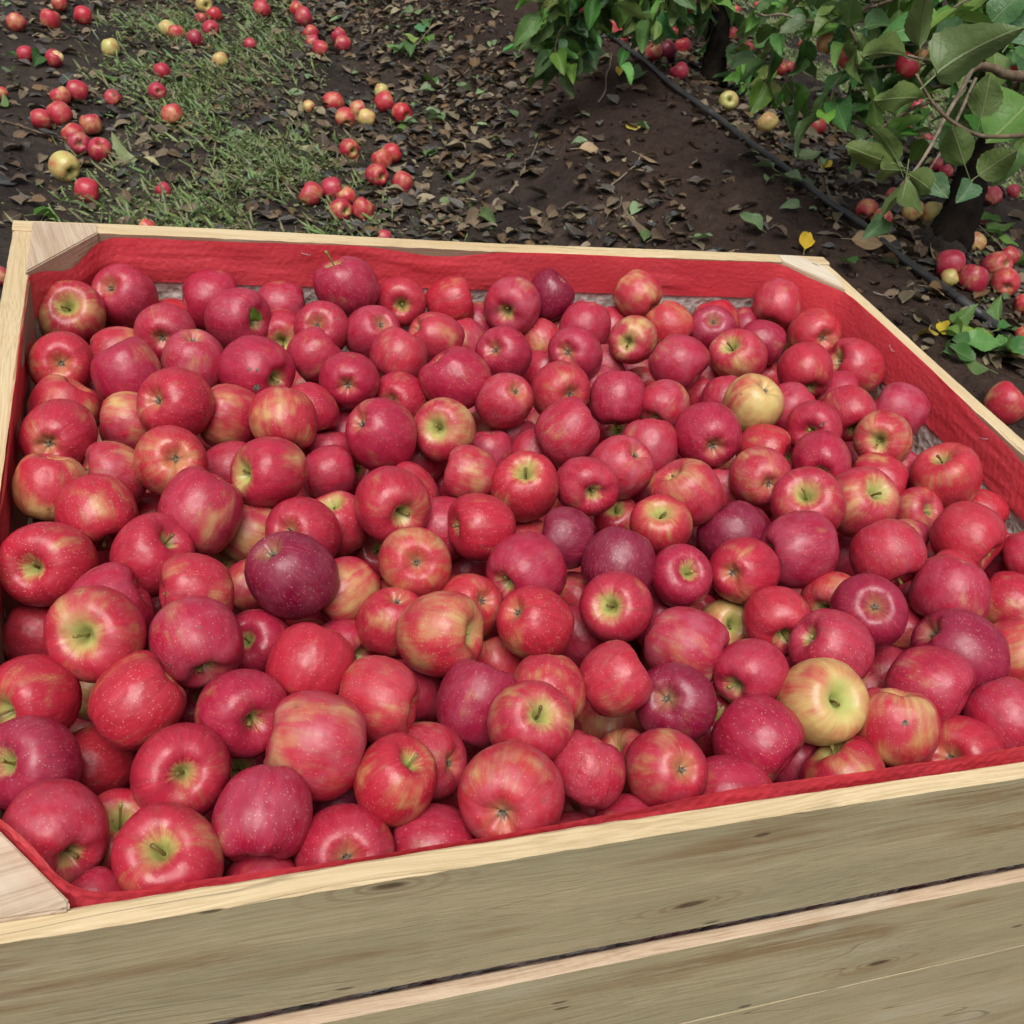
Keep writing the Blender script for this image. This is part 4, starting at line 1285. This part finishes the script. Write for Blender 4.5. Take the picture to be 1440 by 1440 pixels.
tag(obj('grass', leaf_mass('grass', bl, 'leaf', 4, 1, .17), M_LEAF_MASS), 'thin green grass blades growing along the middle of the track', 'grass', None, 'stuff')

# ---- crumbs and clods of clay on the bank
rg = random.Random(61)
V, F = [], []
ico = [(0, 0, 1), (.894, 0, .447), (.276, .851, .447), (-.724, .526, .447), (-.724, -.526, .447), (.276, -.851, .447), (.724, .526, -.447), (-.276, .851, -.447), (-.894, 0, -.447), (-.276, -.851, -.447), (.724, -.526, -.447), (0, 0, -1)]
icf = [(0,1,2),(0,2,3),(0,3,4),(0,4,5),(0,5,1),(1,6,2),(2,7,3),(3,8,4),(4,9,5),(5,10,1),(2,6,7),(3,7,8),(4,8,9),(5,9,10),(1,10,6),(6,11,7),(7,11,8),(8,11,9),(9,11,10),(10,11,6)]
for k in range(1500):
    x = rg.uniform(1.25, 2.25) if rg.random() < .75 else rg.uniform(-.6, 3.2)
    y = rg.uniform(.9, 5.5)
    r = .003 + .016 * rg.random() ** 4
    c = Vector((x, y, gz(x, y) + r * .2))
    b0 = len(V)
    for p in ico:
        s_ = r * rg.uniform(.65, 1.25)
        V.append((c.x + p[0] * s_, c.y + p[1] * s_, c.z + p[2] * s_ * .75))
    F += [(b0 + a, b0 + b, b0 + c_) for a, b, c_ in icf]
o = obj('soil_clods', mesh('soil_clods', V, F), M_SOIL, ground)
o['kind'] = 'stuff'
# ------------------------------------------------------------------ apple trees
def make_tree(base, lean, label, seed, h=1.9, r0=.045, pts=None, rads=None):
    root = empty('apple_tree', base)
    tag(root, label, 'tree', 'apple trees in the orchard row')
    rg = random.Random(seed)
    P = pts or [base + Vector((lean[0] * u * h + .02 * math.sin(u * 5 + seed), lean[1] * u * h, u * h - .03)) for u in (0, .06, .15, .3, .5, .75, 1)]
    Rr = rads or [r0 * 1.5, r0 * 1.15, r0, r0 * .92, r0 * .8, r0 * .6, r0 * .3]
    P2 = smooth_path(P, 5)
    R2 = []
    for i in range(len(Rr) - 1):
        R2 += [Rr[i] + (Rr[i + 1] - Rr[i]) * k / 5 for k in range(5)]
    R2.append(Rr[-1])
    V, F = tube([p - base for p in P2], R2, 16, True, .16, rg)
    obj('trunk', mesh('trunk', V, F), M_BARK, root)
    return root, P2

def branch(root, pts, r0, r1, mat, n=8, rg=random):
    P = smooth_path(pts, 5)
    Rr = [r0 + (r1 - r0) * (i / (len(P) - 1)) for i in range(len(P))]
    V, F = tube([p - root.location for p in P], Rr, n, True, .12)
    o = obj('branch', mesh('branch', V, F), mat, root)
    return P

# trunks where the photo shows them
b1 = Vector((2.355, 1.925, gz(2.355, 1.925)))
pts1 = [at(1325, 362, 2.90), at(1338, 330, 2.90), at(1352, 300, 2.90), at(1362, 265, 2.90), at(1376, 205, 2.88), at(1388, 150, 2.86), at(1402, 60, 2.82), at(1425, -120, 2.70), at(1440, -420, 2.6)]
tree1, tp1 = make_tree(b1, None, 'leaning dark apple trunk with low leafy branches beside the pipe', 1, pts=pts1, rads=[.075, .062, .054, .048, .040, .034, .029, .022, .012])
b2 = Vector((2.24, 3.30, gz(2.24, 3.30)))
pts2 = [at(1000, 122, 3.95), at(1003, 105, 3.95), at(1005, 85, 3.94), at(1008, 60, 3.92), at(1013, 20, 3.9), at(1018, -30, 3.87), at(1025, -150, 3.8), at(1035, -420, 3.7)]
tree2, tp2 = make_tree(b2, None, 'upright dark apple trunk beside three huddled apples and leafy low boughs', 2, pts=pts2, rads=[.062, .052, .046, .043, .040, .037, .034, .02])
# mound of soil and root flare at the foot of the leaning trunk
V, F = [], []
rg = random.Random(9)
for i in range(7):
    u = i / 6
    for k in range(18):
        a = k * 2 * math.pi / 18
        r = (.105 * (1 - u) + .045 * u) * (1 + .16 * math.sin(3 * a + 1) + .10 * rg.uniform(-1, 1))
        V.append((pts1[1].x - .03 + r * math.cos(a) - b1.x, pts1[1].y - .02 + r * math.sin(a) - b1.y, -.03 + .080 * math.sin(u * 1.57) ** .8 + rg.uniform(-.006, .006)))
for i in range(6):
    for k in range(18):
        F.append((i*18 + k, i*18 + (k+1) % 18, (i+1)*18 + (k+1) % 18, (i+1)*18 + k))
F.append(tuple(6*18 + k for k in range(18)))
obj('root_collar', mesh('root_collar', V, F), M_SOIL, tree1)

leaf_count = {1: 0, 2: 0}
def px_leaf(root, bx, by, tx_, ty_, t0, t1, wpx, col, roll=0., mesh_=None, under=False):
    b, e = at(bx, by, t0), at(tx_, ty_, t1)
    L = (e - b).length
    view = (CAM - b).normalized()
    nn = view if not under else -view
    nn = (nn + Vector((0, 0, .15))).normalized()
    d = (e - b).normalized()
    nn = Quaternion(d, roll) @ nn
    w_real = wpx * (t0 + t1) / 2 / FPX
    return leaf_obj('leaf', mesh_ or LEAF[random.randrange(10)], col, b, e, nn, root, width=min(1.6, max(.5, w_real / (L * .58))))

# the bough that reaches over towards the bin
G = GREENS
branch(tree1, [at(1402, 60, 2.82), at(1470, 70, 2.4), at(1480, 110, 2.0), at(1440, 108, 1.82), at(1412, 104, 1.78), at(1395, 95, 1.76), at(1378, 93, 1.75), at(1367, 98, 1.74)], .012, .0055, M_BRANCH)
branch(tree1, [at(1367, 98, 1.74), at(1350, 130, 1.73), at(1329, 166, 1.71), at(1312, 200, 1.70), at(1290, 235, 1.70), at(1266, 262, 1.70)], .0042, .0022, M_TWIG)
branch(tree1, [at(1372, 110, 1.76), at(1345, 170, 1.75), at(1325, 210, 1.74), at(1304, 243, 1.74), at(1284, 268, 1.74)], .0030, .0016, M_TWIG)
branch(tree1, [at(1480, 185, 1.8), at(1440, 190, 1.74), at(1410, 192, 1.72), at(1376, 190, 1.70), at(1340, 172, 1.69), at(1316, 150, 1.68), at(1300, 126, 1.67), at(1288, 104, 1.67)], .0046, .0020, M_BRANCH)
branch(tree1, [at(1276, 78, 1.72), at(1300, 84, 1.74), at(1340, 90, 1.80), at(1400, 100, 1.95), at(1470, 105, 2.1)], .0022, .004, M_TWIG)
BIG = [(1293, 66, 1300, -18, 1.66, 1.60, 34, (.085, .135, .045), True), (1274, 80, 1199, 58, 1.67, 1.62, 40, (.075, .12, .03), True), (1316, 105, 1402, 34, 1.67, 1.66, 64, (.085, .14, .055), True),
       (1298, 138, 1213, 135, 1.67, 1.62, 38, (.080, .13, .030), True), (1310, 72, 1364, 24, 1.69, 1.72, 36, (.06, .13, .05), False), (1379, 166, 1396, 106, 1.70, 1.66, 42, (.075, .125, .04), True),
       (1357, 233, 1336, 172, 1.69, 1.66, 40, (.07, .12, .035), True), (1376, 247, 1428, 210, 1.69, 1.66, 44, (.075, .12, .035), True), (1262, 228, 1232, 164, 1.69, 1.66, 30, (.065, .11, .03), True),
       (1258, 231, 1198, 214, 1.69, 1.65, 36, (.075, .115, .025), True), (1271, 240, 1226, 236, 1.70, 1.66, 34, (.07, .11, .03), True), (1275, 244, 1320, 270, 1.70, 1.66, 40, (.07, .11, .03), True),
       (1274, 252, 1262, 328, 1.69, 1.62, 46, (.07, .115, .035), True), (1305, 246, 1330, 276, 1.72, 1.70, 34, (.07, .15, .06), False), (1366, 258, 1352, 282, 1.69, 1.67, 34, (.07, .15, .07), False),
       (1450, 140, 1392, 212, 1.78, 1.76, 84, (.10, .21, .045), False), (1245, 310, 1222, 330, 1.67, 1.65, 26, (.075, .15, .06), False), (1230, 205, 1212, 216, 1.70, 1.68, 24, (.07, .16, .07), False),
       (1395, 30, 1445, -25, 1.9, 1.85, 50, (.06, .15, .05), False), (1420, 60, 1450, 20, 1.9, 1.9, 46, (.06, .15, .06), False)]
for k, (a, b, c, d, t0, t1, wp, col, un) in enumerate(BIG):
    px_leaf(tree1, a, b, c, d, t0, t1, wp, col, random.Random(k).uniform(-.35, .35), LEAF[k % 10], un)
    leaf_count[1] += 1
    # stalk from the blade to the twig is part of the leaf mesh (petiole)

def spray(root, which, pts, n, size, seed, spread=.06, rb=.004, mat=M_TWIG, collect=None, cap=300, cols=G):
    """a leafy twig: leaves set alternately along it"""
    rg = random.Random(seed)
    P = branch(root, pts, rb, rb * .4, mat, 6)
    for i in range(n):
        k = min(len(P) - 1, int((i + .5 + rg.uniform(-.4, .4)) / n * len(P)))
        b = P[k] + Vector((rg.gauss(0, .008), rg.gauss(0, .008), rg.gauss(0, .008)))
        tang = (P[min(k + 1, len(P) - 1)] - P[max(k - 1, 0)]).normalized()
        d = (tang * rg.uniform(-.1, .8) + Vector((rg.gauss(0, 1), rg.gauss(0, 1), rg.gauss(-.25, .7))).normalized()).normalized()
        L = size * rg.uniform(.65, 1.25)
        nn = Vector((rg.gauss(0, .6), rg.gauss(0, .6), 1)).normalized()
        if abs(nn.dot(d)) > .95: nn = nn.orthogonal()
        c = [v * rg.uniform(.75, 1.3) for v in rg.choice(cols)]
        b2_ = b + d * L * .28
        if leaf_count[which] < cap:
            leaf_obj('leaf', LEAF[rg.randrange(10)], c, b2_, b2_ + d * L, nn, root)
            leaf_count[which] += 1
        elif collect is not None:
            collect.append((tuple(b2_), tuple(d), tuple(nn), L, c))

def limb_px(root, which, pts, n, size, seed, rb, collect):
    spray(root, which, [at(*p) for p in pts], n, size, seed, rb=rb, collect=collect, mat=M_BRANCH if rb > .005 else M_TWIG)

mass1, mass2 = [], []
# low boughs of the leaning tree, behind the near one
L1 = [([(1402, 60, 2.82), (1340, 25, 2.75), (1280, 20, 2.65), (1235, 28, 2.6), (1180, 30, 2.55), (1128, 30, 2.5)], 34, .085, .008),
      ([(1385, 160, 2.86), (1340, 140, 2.7), (1290, 150, 2.6), (1240, 180, 2.5), (1215, 210, 2.5)], 26, .085, .006),
      ([(1400, 20, 2.8), (1350, -20, 2.6), (1290, -10, 2.5), (1240, 5, 2.45), (1195, 25, 2.4), (1205, 60, 2.4)], 30, .085, .006),
      ([(1395, 100, 2.84), (1350, 80, 2.75), (1300, 90, 2.7), (1230, 95, 2.65), (1180, 110, 2.6), (1165, 160, 2.55)], 30, .08, .005),
      ([(1420, -20, 2.7), (1430, 20, 2.4), (1450, 60, 2.2), (1440, 100, 2.1)], 22, .085, .006),
      ([(1400, 30, 2.82), (1330, 60, 2.7), (1250, 60, 2.65), (1190, 40, 2.6)], 26, .08, .005),
      ([(1400, 90, 2.84), (1440, 120, 2.7), (1460, 160, 2.6), (1440, 200, 2.5)], 20, .085, .005),
      ([(1128, 30, 2.5), (1100, 20, 2.5), (1075, 22, 2.5), (1062, 12, 2.5), (1050, 4, 2.5)], 6, .06, .0035),
      ([(1140, -20, 2.7), (1110, 10, 2.75), (1095, 40, 2.8), (1085, 75, 2.85), (1080, 110, 2.9)], 16, .085, .004),
      ([(1170, -20, 2.6), (1150, 30, 2.7), (1125, 75, 2.8), (1108, 110, 2.85), (1090, 140, 2.9)], 12, .085, .003)]
L1 += [([(1395, 100, 2.84), (1330, 120, 2.75), (1260, 125, 2.7), (1200, 130, 2.7), (1180, 165, 2.7)], 24, .08, .004),
       ([(1410, -10, 2.8), (1340, -15, 2.75), (1260, 0, 2.7), (1180, 0, 2.7), (1120, -5, 2.7)], 34, .085, .006),
       ([(1430, -40, 2.6), (1420, 0, 2.3), (1400, 40, 2.15), (1385, 60, 2.1)], 16, .085, .004)]
L1 += [([(1300, -30, 2.6), (1260, 10, 2.6), (1225, 50, 2.65), (1210, 95, 2.7)], 20, .085, .004),
       ([(1200, -30, 2.7), (1150, -10, 2.8), (1110, 0, 2.9), (1080, 10, 3.0)], 18, .085, .004),
       ([(1440, -40, 2.2), (1400, -15, 2.1), (1350, 5, 2.1), (1320, 30, 2.15)], 18, .085, .004),
       ([(1420, 130, 2.8), (1390, 150, 2.6), (1350, 175, 2.5), (1310, 190, 2.5)], 14, .08, .004)]
for k, (p, n_, s_, rb) in enumerate(L1): limb_px(tree1, 1, p, n_, s_, 40 + k, rb, mass1)
L2 = [([(1013, 20, 3.9), (980, -10, 3.7), (930, -5, 3.6), (880, 10, 3.5), (830, 15, 3.45), (790, 40, 3.4), (780, 75, 3.4)], 74, .10, .008),
      ([(1015, 0, 3.9), (960, -40, 3.5), (900, -30, 3.4), (850, -10, 3.35), (800, -10, 3.3), (765, 10, 3.3)], 70, .10, .007),
      ([(1000, 20, 3.9), (965, 15, 3.75), (940, 15, 3.7), (900, 30, 3.65)], 34, .09, .005),
      ([(1012, -40, 3.87), (985, -60, 3.5), (950, -20, 3.4), (920, 20, 3.4)], 30, .09, .005),
      ([(830, 10, 3.45), (815, 40, 3.45), (805, 70, 3.45), (800, 100, 3.5)], 34, .09, .004),
      ([(1030, 90, 3.9), (1050, 70, 3.9), (1070, 95, 3.9), (1060, 130, 3.85)], 22, .08, .004),
      ([(1035, 112, 3.9), (1045, 118, 3.85), (1060, 120, 3.8), (1075, 110, 3.8)], 16, .07, .003),
      ([(880, 10, 3.5), (890, 40, 3.55), (878, 60, 3.5), (868, 85, 3.5)], 5, .06, .003)]
for k, (p, n_, s_, rb) in enumerate(L2): limb_px(tree2, 2, p, n_, s_, 70 + k, rb, mass2)

# crowns above the picture's edge: limbs from the trunks and loose foliage
def crown(root, P2, seed, n, coll, zlo, zhi, rx):
    rg = random.Random(seed)
    top = P2[-1]
    for i in range(9):
        b = P2[int(len(P2) * rg.uniform(.62, .97))]
        a = i * 2.4 + rg.random()
        e = b + Vector((math.cos(a) * rx * rg.uniform(.5, 1), math.sin(a) * .75 * rg.uniform(.6, 1), rg.uniform(.1, .6)))
        mid_ = (b + e) / 2 + Vector((0, 0, .10))
        branch(root, [b, mid_, e], .013, .004, M_BRANCH, 6)
        for j in range(n // 9):
            c = b.lerp(e, rg.random() ** .7) + Vector((rg.gauss(0, .13), rg.gauss(0, .13), rg.gauss(0, .13)))
            if c.z < zlo: continue
            d = Vector((rg.gauss(0, 1), rg.gauss(0, 1), rg.gauss(-.2, .7))).normalized()
            coll.append((tuple(c), tuple(d), (rg.gauss(0, .6), rg.gauss(0, .6), 1), rg.uniform(.05, .09), [v * rg.uniform(.7, 1.3) for v in rg.choice(G)]))
crown(tree1, tp1, 5, 1500, mass1, .28, 1.8, .62)
crown(tree2, tp2, 6, 1500, mass2, .45, 1.8, .62)
for root, mm in ((tree1, mass1), (tree2, mass2)):
    me = leaf_mass('foliage', mm, 'leaf', 4, 2)
    o = obj('foliage', me, M_LEAF_MASS, root)
    o.location = -root.location
    o['kind'] = 'stuff'

# the rest of this row and the next row, mostly behind leaves
far = [(2.35, 4.75, 11, 'apple tree standing past the upright trunk, further along the pipe'), (2.3, 6.2, 12, 'last apple tree of the row along the pipe'),
       (6.35, 5.2, 13, 'apple tree in the next row beyond the alley'), (6.4, 7.0, 14, 'leafy apple tree further down the next row'), (6.3, 8.8, 15, 'apple tree at the far end of the next row')]
for (x, y, sd2, lab) in far:
    b = Vector((x, y, gz(x, y)))
    r_, P2 = make_tree(b, (random.Random(sd2).uniform(-.08, .08), .04), lab, sd2, 1.9, .04)
    mm = []
    rg = random.Random(sd2)
    for i in range(11):
        bb = P2[int(len(P2) * rg.uniform(.3, .97))]
        a = i * 2.4
        e = bb + Vector((math.cos(a) * .6, math.sin(a) * .7, rg.uniform(-.25, .5)))
        if e.z < b.z + .28: e.z = b.z + .28
        branch(r_, [bb, (bb + e) / 2 + Vector((0, 0, .08)), e], .011, .004, M_BRANCH, 6)
        for j in range(140):
            c = bb.lerp(e, rg.random() ** .7) + Vector((rg.gauss(0, .12), rg.gauss(0, .12), rg.gauss(0, .11)))
            d = Vector((rg.gauss(0, 1), rg.gauss(0, 1), rg.gauss(-.2, .7))).normalized()
            mm.append((tuple(c), tuple(d), (rg.gauss(0, .6), rg.gauss(0, .6), 1), rg.uniform(.06, .10), [v * rg.uniform(.7, 1.3) for v in rg.choice(G)]))
    o = obj('foliage', leaf_mass('foliage', mm, 'leaf', 4, 2), M_LEAF_MASS, r_)
    o.location = -b
    o['kind'] = 'stuff'

# fruit still hanging
HANG = [(1163, 59, 14, 2.60, 'g', 1.12, 'green-yellow apple hanging from a bough above the alley'), (1190, 63, 13, 2.62, 'k', 1., 'pink-red apple hanging half behind leaves beside a green one'),
        (1194, 82, 16, 2.5, 'o', 1., 'orange-red apple hanging low beside the green hanging one'), (1276, 92, 17, 2.6, 'r', 1., 'dark red apple hanging behind the big near leaves'),
        (1432, 92, 13, 2.3, 'k', 1., 'pink-red apple hanging right behind the thick bough'), (1270, 138, 11, 2.7, 'o', 1., 'small dull orange apple hanging below the near leaf cluster'),
        (826, 12, 12, 3.5, 'r', 1.15, 'red apple hanging in the bough over the bare bank'), (840, 8, 10, 3.55, 'o', 1., 'orange apple hanging next to a red one over the bank'),
        (966, 4, 13, 3.6, 'o', 1., 'orange-red apple hanging beside the upright trunk'), (1296, 78, 9, 2.65, 'g', 1., 'small green apple hanging above the dark red one')]
for k, (x, y, r, t, look, sq, lab) in enumerate(HANG):
    rg = random.Random(900 + k)
    p = at(x, y, t)
    o = place_apple(p, r * t / FPX, Vector((rg.gauss(0, .2), rg.gauss(0, .2), 1)).normalized(), look, 's', rg, sq=sq, stemkind=2)
    tag(o, lab, 'apple', 'apples hanging in the trees')

# leafy shoots lying on the ground
def shoot(px_, py_, n, size, seed, label, cols=G, spread=.10, along=None):
    t, p = ground_hit(px_, py_)
    root = empty('leafy_shoot', p)
    tag(root, label, 'shoot', 'leafy shoots fallen on the ground')
    rg = random.Random(seed)
    a = rg.uniform(0, 6.28) if along is None else along
    pts = []
    for k in range(5):
        q = p + Vector((math.cos(a), math.sin(a), 0)) * (k - 2) * spread * .5
        pts.append(Vector((q.x, q.y, gz(q.x, q.y) + .014 + .01 * (k % 2))) - p)
    P3 = smooth_path(pts, 4)
    V, F = tube(P3, [.0035 - .0022 * i / len(P3) for i in range(len(P3))], 6)
    obj('stalk', mesh('stalk', V, F), M_TWIG, root)
    for i in range(n):
        b = P3[int(i / n * len(P3))] + p
        d = Vector((rg.gauss(0, 1), rg.gauss(0, 1), rg.uniform(.05, .5))).normalized()
        L = size * rg.uniform(.7, 1.2)
        c = [v * rg.uniform(.9, 1.5) for v in rg.choice(cols)]
        leaf_obj('leaf', LEAF[rg.randrange(10)], c, b + d * L * .2, b + d * L * 1.2, Vector((rg.gauss(0, .35), rg.gauss(0, .35), 1)).normalized(), root)
shoot(588, 66, 9, .085, 1, 'green leafy shoot lying flat on the leaf litter beside the track')
shoot(1395, 500, 11, .085, 2, 'green leafy shoot lying beside the pipe end, close to the bin')
shoot(820, 75, 8, .08, 3, 'green leafy shoot drooping onto the top of the bare bank')
shoot(1385, 335, 5, .07, 4, 'small leafy shoot behind the foot of the leaning trunk')
shoot(740, 72, 4, .06, 5, 'little leafy shoot at the bottom edge of the bare bank')

# dry twigs and straw
rg = random.Random(33)
TW = [(880, 245, .16, .5, 'bent dry twig on the bare bank below the pipe'), (855, 105, .30, 1.1, 'long pale twig leaning across the pipe'), (860, 300, .05, .4, 'short brown stick at the foot of the bank'),
      (555, 295, .07, .9, 'stubby brown stick beside the huddled windfalls'), (285, 300, .5, .7, 'long thin dark stick lying through the weeds'), (60, 190, .35, -.5, 'thin dark stick by the crimson windfalls'),
      (640, 115, .2, .4, 'thin reddish stick on the litter near the bank'), (700, 285, .12, .3, 'thick grey stick lying on the leaf litter'), (95, 55, .25, .8, 'dark twig beside the green-yellow windfall'),
      (1245, 420, .05, -.7, 'pale straw lying near the bin corner'), (1277, 415, .04, .9, 'short yellow straw by the pipe'), (740, 230, .14, 1., 'forked brown twig among dead leaves')]
for (x, y, L, a, lab) in TW:
    t, p = ground_hit(x, y)
    n_ = 6
    aa = a
    pts = []
    for k in range(n_):
        q = p + Vector((math.cos(aa), math.sin(aa), 0)) * L * (k / (n_ - 1) - .5) + Vector((rg.gauss(0, .006), rg.gauss(0, .006), 0))
        pts.append(Vector((q.x, q.y, gz(q.x, q.y) + .007 + (.02 if k == n_ - 1 else 0))) - p)
    P3 = smooth_path(pts, 3)
    r0 = .0035 if L > .08 else .0025
    if 'thick' in lab or 'stubby' in lab: r0 = .008
    V, F = tube(P3, [r0 * (1 - .5 * i / len(P3)) for i in range(len(P3))], 6, True, .2)
    o = obj('twig', mesh('twig', V, F), M_TWIG if 'dark' not in lab else M_BRANCH, None, p)
    tag(o, lab, 'twig', 'dry twigs on the ground')
# a scrap of leaf still on one stem in the bin
ap = bin_apples[(331, 448)]
s0 = at(361, 452, float((Vector(ap.location) - CAM).dot(Vector(ROT[2]))) - .012)
e0 = at(357, 436, float((Vector(ap.location) - CAM).dot(Vector(ROT[2]))) - .034)
mwp = Matrix.LocRotScale(ap.location, ap.rotation_quaternion, ap.scale)
iv = mwp.inverted()
lb, le = iv @ s0, iv @ e0
class _At:                                   # the blade is built in the fruit's own frame
    location = Vector((0, 0, 0))
lf = leaf_obj('leaf', LEAF[3], (.13, .24, .03), lb, le, (iv.to_3x3() @ (CAM - s0)).normalized(), None, width=1.0)
lf.parent = ap
